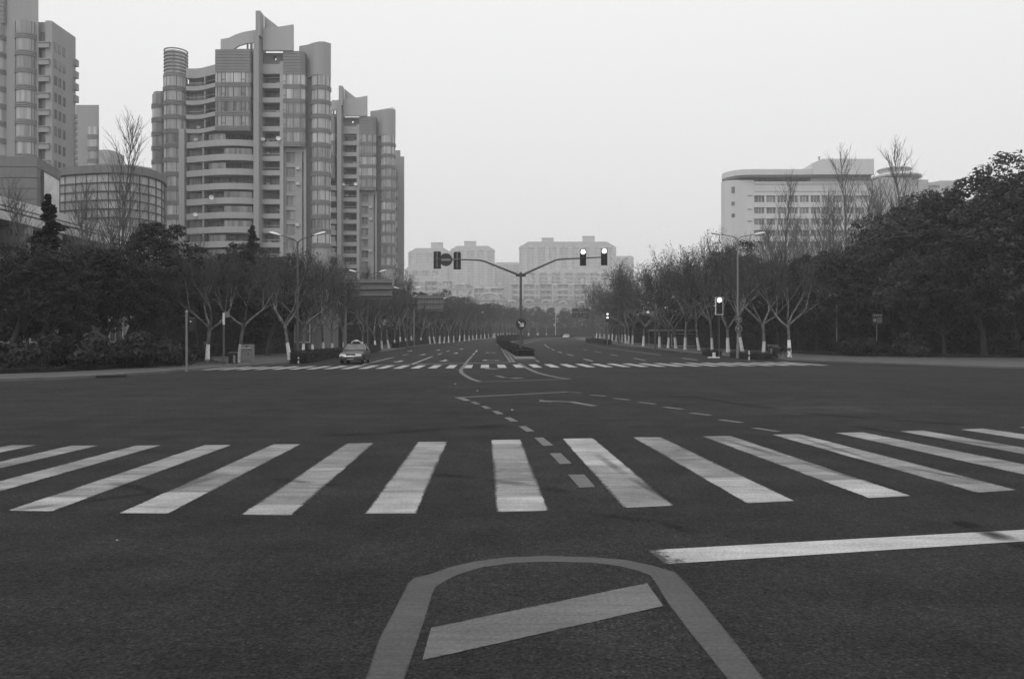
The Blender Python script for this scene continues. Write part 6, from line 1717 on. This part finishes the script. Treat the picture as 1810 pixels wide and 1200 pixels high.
# ---- cars
def car(root, paint, sign=False):
    """saloon car, nose towards -y, 4.5 m long"""
    def loft(secs, n_side):
        m = MB(); rings = []
        for (y, pts) in secs:
            k = len(m.v); full = pts + [(-x, z) for x, z in reversed(pts)]
            m.v += [(x, y, z) for x, z in full]; rings.append((k, len(full)))
        for (k0, n), (k1, _) in zip(rings, rings[1:]):
            for i in range(n): m.f.append((k0 + i, k0 + (i + 1) % n, k1 + (i + 1) % n, k1 + i))
        k, n = rings[0]; m.f.append(tuple(k + i for i in range(n)))
        k, n = rings[-1]; m.f.append(tuple(k + n - 1 - i for i in range(n)))
        return m
    def sec(hw, zb, zw, zt, crown): return [(hw * 0.9, zb), (hw, zb + 0.12), (hw, zw), (hw * 0.97, zt - 0.06), (hw * 0.88, zt), (hw * 0.4, zt + crown)]
    body = loft([(-2.22, sec(0.70, 0.36, 0.52, 0.66, 0.005)), (-2.16, sec(0.78, 0.28, 0.55, 0.74, 0.01)), (-1.9, sec(0.83, 0.24, 0.6, 0.79, 0.02)), (-1.3, sec(0.845, 0.22, 0.62, 0.86, 0.03)), (-0.75, sec(0.85, 0.22, 0.64, 0.92, 0.03)), (0.2, sec(0.85, 0.22, 0.66, 0.94, 0.0)), (1.3, sec(0.85, 0.22, 0.66, 0.95, 0.0)), (1.8, sec(0.83, 0.25, 0.66, 0.93, 0.03)), (2.15, sec(0.80, 0.30, 0.64, 0.90, 0.02)), (2.25, sec(0.74, 0.38, 0.6, 0.84, 0.01))], 0)
    body.build("body", paint, root, smooth=False)
    cab = [(-0.80, 0.80, 0.93, 0.93), (-0.10, 0.62, 1.36, 1.36), (0.25, 0.60, 1.41, 1.41), (0.85, 0.60, 1.405, 1.405), (1.15, 0.61, 1.36, 1.36), (1.72, 0.76, 0.94, 0.94)]
    m = MB(); k = len(m.v)
    for (y, hw, z, _) in cab: m.v += [(-hw * 0.9, y, z + 0.01), (hw * 0.9, y, z + 0.01)]
    lowers = [(-0.80, 0.82, 0.925), (1.72, 0.80, 0.94)]
    roof = MB(); rf = [(-0.10, 0.62, 1.36), (0.0, 0.63, 1.395), (0.3, 0.62, 1.42), (0.85, 0.62, 1.415), (1.1, 0.63, 1.385), (1.17, 0.63, 1.35)]
    for (a, b) in zip(rf, rf[1:]):
        roof.face([(-a[1], a[0], a[2] - 0.04), (-a[1] * 0.8, a[0], a[2]), (-b[1] * 0.8, b[0], b[2]), (-b[1], b[0], b[2] - 0.04)])
        roof.face([(-a[1] * 0.8, a[0], a[2]), (a[1] * 0.8, a[0], a[2]), (b[1] * 0.8, b[0], b[2]), (-b[1] * 0.8, b[0], b[2])])
        roof.face([(a[1] * 0.8, a[0], a[2]), (a[1], a[0], a[2] - 0.04), (b[1], b[0], b[2] - 0.04), (b[1] * 0.8, b[0], b[2])])
    roof.build("roof", paint, root)
    m = MB(); m.face([(-0.76, -0.78, 0.94), (0.76, -0.78, 0.94), (0.57, -0.11, 1.355), (-0.57, -0.11, 1.355)]); ws = m.build("windscreen", 'car_glass', root); m = MB(); m.box(-0.7, 0.7, -0.83, -0.76, 0.945, 0.985); m.build("wiper_cowl", 'black', ws)
    m = MB(); m.face([(0.74, 1.70, 0.95), (-0.74, 1.70, 0.95), (-0.57, 1.17, 1.35), (0.57, 1.17, 1.35)]); m.build("rear_window", 'car_glass', root)
    for s in (-1, 1):
        m = MB(); m.face([(0.815 * s, -0.66, 0.94), (0.815 * s, 0.32, 0.95), (0.63 * s, 0.32, 1.375), (0.63 * s, -0.04, 1.33)]); m.build("side_window", 'car_glass', root)
        m = MB(); m.face([(0.815 * s, 0.40, 0.95), (0.81 * s, 1.5, 0.955), (0.63 * s, 1.1, 1.34), (0.63 * s, 0.40, 1.375)]); m.build("side_window", 'car_glass', root)
        m = MB()
        for a, b in (((0.79 * s, -0.79, 0.93), (0.60 * s, -0.10, 1.365)), ((0.82 * s, 0.36, 0.94), (0.635 * s, 0.36, 1.38)), ((0.79 * s, 1.68, 0.94), (0.61 * s, 1.16, 1.36))): m.tube([a, b], 0.035, 5)
        m.tube([(0.60 * s, -0.10, 1.365), (0.635 * s, 0.36, 1.385), (0.61 * s, 1.16, 1.36)], 0.03, 5); m.build("pillar", paint, root)
        m = MB(); m.bbox(0.86 * s - 0.09 + 0.06 * s, 0.86 * s + 0.09 + 0.06 * s, -0.62, -0.5, 0.96, 1.07, 0.02); m.build("mirror", 'black', root)
        m = MB(); m.bbox(0.545 * s - 0.21, 0.545 * s + 0.21, -2.265, -2.15, 0.56, 0.70, 0.02); m.build("headlight", 'head_lens', root)
        m = MB(); m.box(0.851 * s - 0.004, 0.851 * s + 0.004, -0.6, 1.35, 0.5, 0.56); m.build("side_strip", 'black', root)
        for y in (-1.35, 1.25):
            m = MB(); ro = [(0.30, -0.10), (0.315, -0.07), (0.315, 0.07), (0.30, 0.10), (0.19, 0.10)]
            m.lathe([(r, z) for r, z in ro], 20); w = m.build("wheel", 'tyre', root); w.location = (0.745 * s, y, 0.315); w.rotation_euler = (0, R(90 * s), 0)
            m = MB(); m.lathe([(0.19, 0.095), (0.17, 0.07), (0.05, 0.075), (0.005, 0.09)], 16); m.build("rim", 'rim', w)
            m = MB(); m.prism([(y + 0.36 * math.cos(R(a)), 0.315 + 0.36 * math.sin(R(a))) for a in range(0, 181, 15)], 0, 0.012)
            arch = MB(); pts = [(y + 0.36 * math.cos(R(a)), 0.30 + 0.36 * math.sin(R(a))) for a in range(-8, 189, 14)]
            kk = len(arch.v); arch.v += [(0.853 * s, yy, z) for yy, z in pts]; arch.f.append(tuple(range(len(pts)))); arch.build("wheel_arch", 'black', root)
    m = MB(); m.box(-0.32, 0.32, -2.25, -2.20, 0.56, 0.69); gr = m.build("grille", 'black', root)
    m = MB()
    for z in (0.585, 0.62, 0.655): m.box(-0.31, 0.31, -2.258, -2.251, z - 0.006, z + 0.006)
    m.box(-0.05, 0.05, -2.262, -2.2585, 0.58, 0.67); m.build("grille_bar", 'grey_mark', gr)
    m = MB(); m.tube([(-0.78, -2.2, 0.535), (-0.3, -2.27, 0.54), (0.3, -2.27, 0.54), (0.78, -2.2, 0.535)], 0.02, 6); m.build("bright_trim", 'chrome', root)
    m = MB(); m.bbox(-0.80, 0.80, -2.29, -2.05, 0.30, 0.47, 0.05); bm_ = m.build("front_bumper", paint, root)
    m = MB(); m.box(-0.76, 0.76, -2.296, -2.291, 0.36, 0.43); m.build("air_intake", 'black', bm_)
    m = MB(); m.box(-0.22, 0.22, -2.305, -2.297, 0.30, 0.40); m.build("number_plate", 'grey_mark', bm_)
    m = MB(); m.bbox(-0.79, 0.79, 2.1, 2.32, 0.32, 0.5, 0.05); m.build("rear_bumper", paint, root)
    if sign:
        arcp = [(0.34 * math.cos(R(a)), 1.43 + 0.20 * math.sin(R(a))) for a in range(0, 181, 15)]
        m = MB(); m.prism([(x, z) for x, z in arcp], 0.28, 0.42); ts = m.build("roof_sign", 'black', root)
        m = MB(); m.tube([(x, 0.27, z + 0.015) for x, z in arcp], 0.035, 6); m.bbox(-0.13, 0.13, 0.22, 0.48, 1.58, 1.70, 0.04); m.build("roof_sign_light", 'white_mark', ts)
p = ground_at(613.5, 643.6)
taxi = thing("taxi", (p.x + 0.15, p.y + 2.3, 0.0), "grey taxi saloon with white arched roof sign coming past the left hedge", "car", None, R(2.0))
car(taxi, 'car_paint', True)
far = thing("car", (px(1001, 250), 250, gz(250)), "tiny pale car far along the right carriageway at the bend", "car", None, R(-12))
far.rotation_euler = (R(0.8), 0, R(-14))
car(far, 'white_car')

# ================================================================== HAZE
hz = bpy.data.materials.new("haze")
hz.use_nodes = True
hn, hl = hz.node_tree.nodes, hz.node_tree.links
hn.clear()
ho = hn.new("ShaderNodeOutputMaterial"); hv = hn.new("ShaderNodeVolumePrincipled")
hv.inputs["Color"].default_value = (0.97, 0.97, 0.97, 1)
hv.inputs["Density"].default_value = HAZE
hv.inputs["Anisotropy"].default_value = 0.25
hl.new(hv.outputs[0], ho.inputs["Volume"])
M['haze'] = hz
m = MB(); m.box(-1480, 1480, -170, 1790, -1.5, 92)
tag(m.build("haze", 'haze'), "pale winter haze filling the air over the junction and avenue", None, None, "stuff")
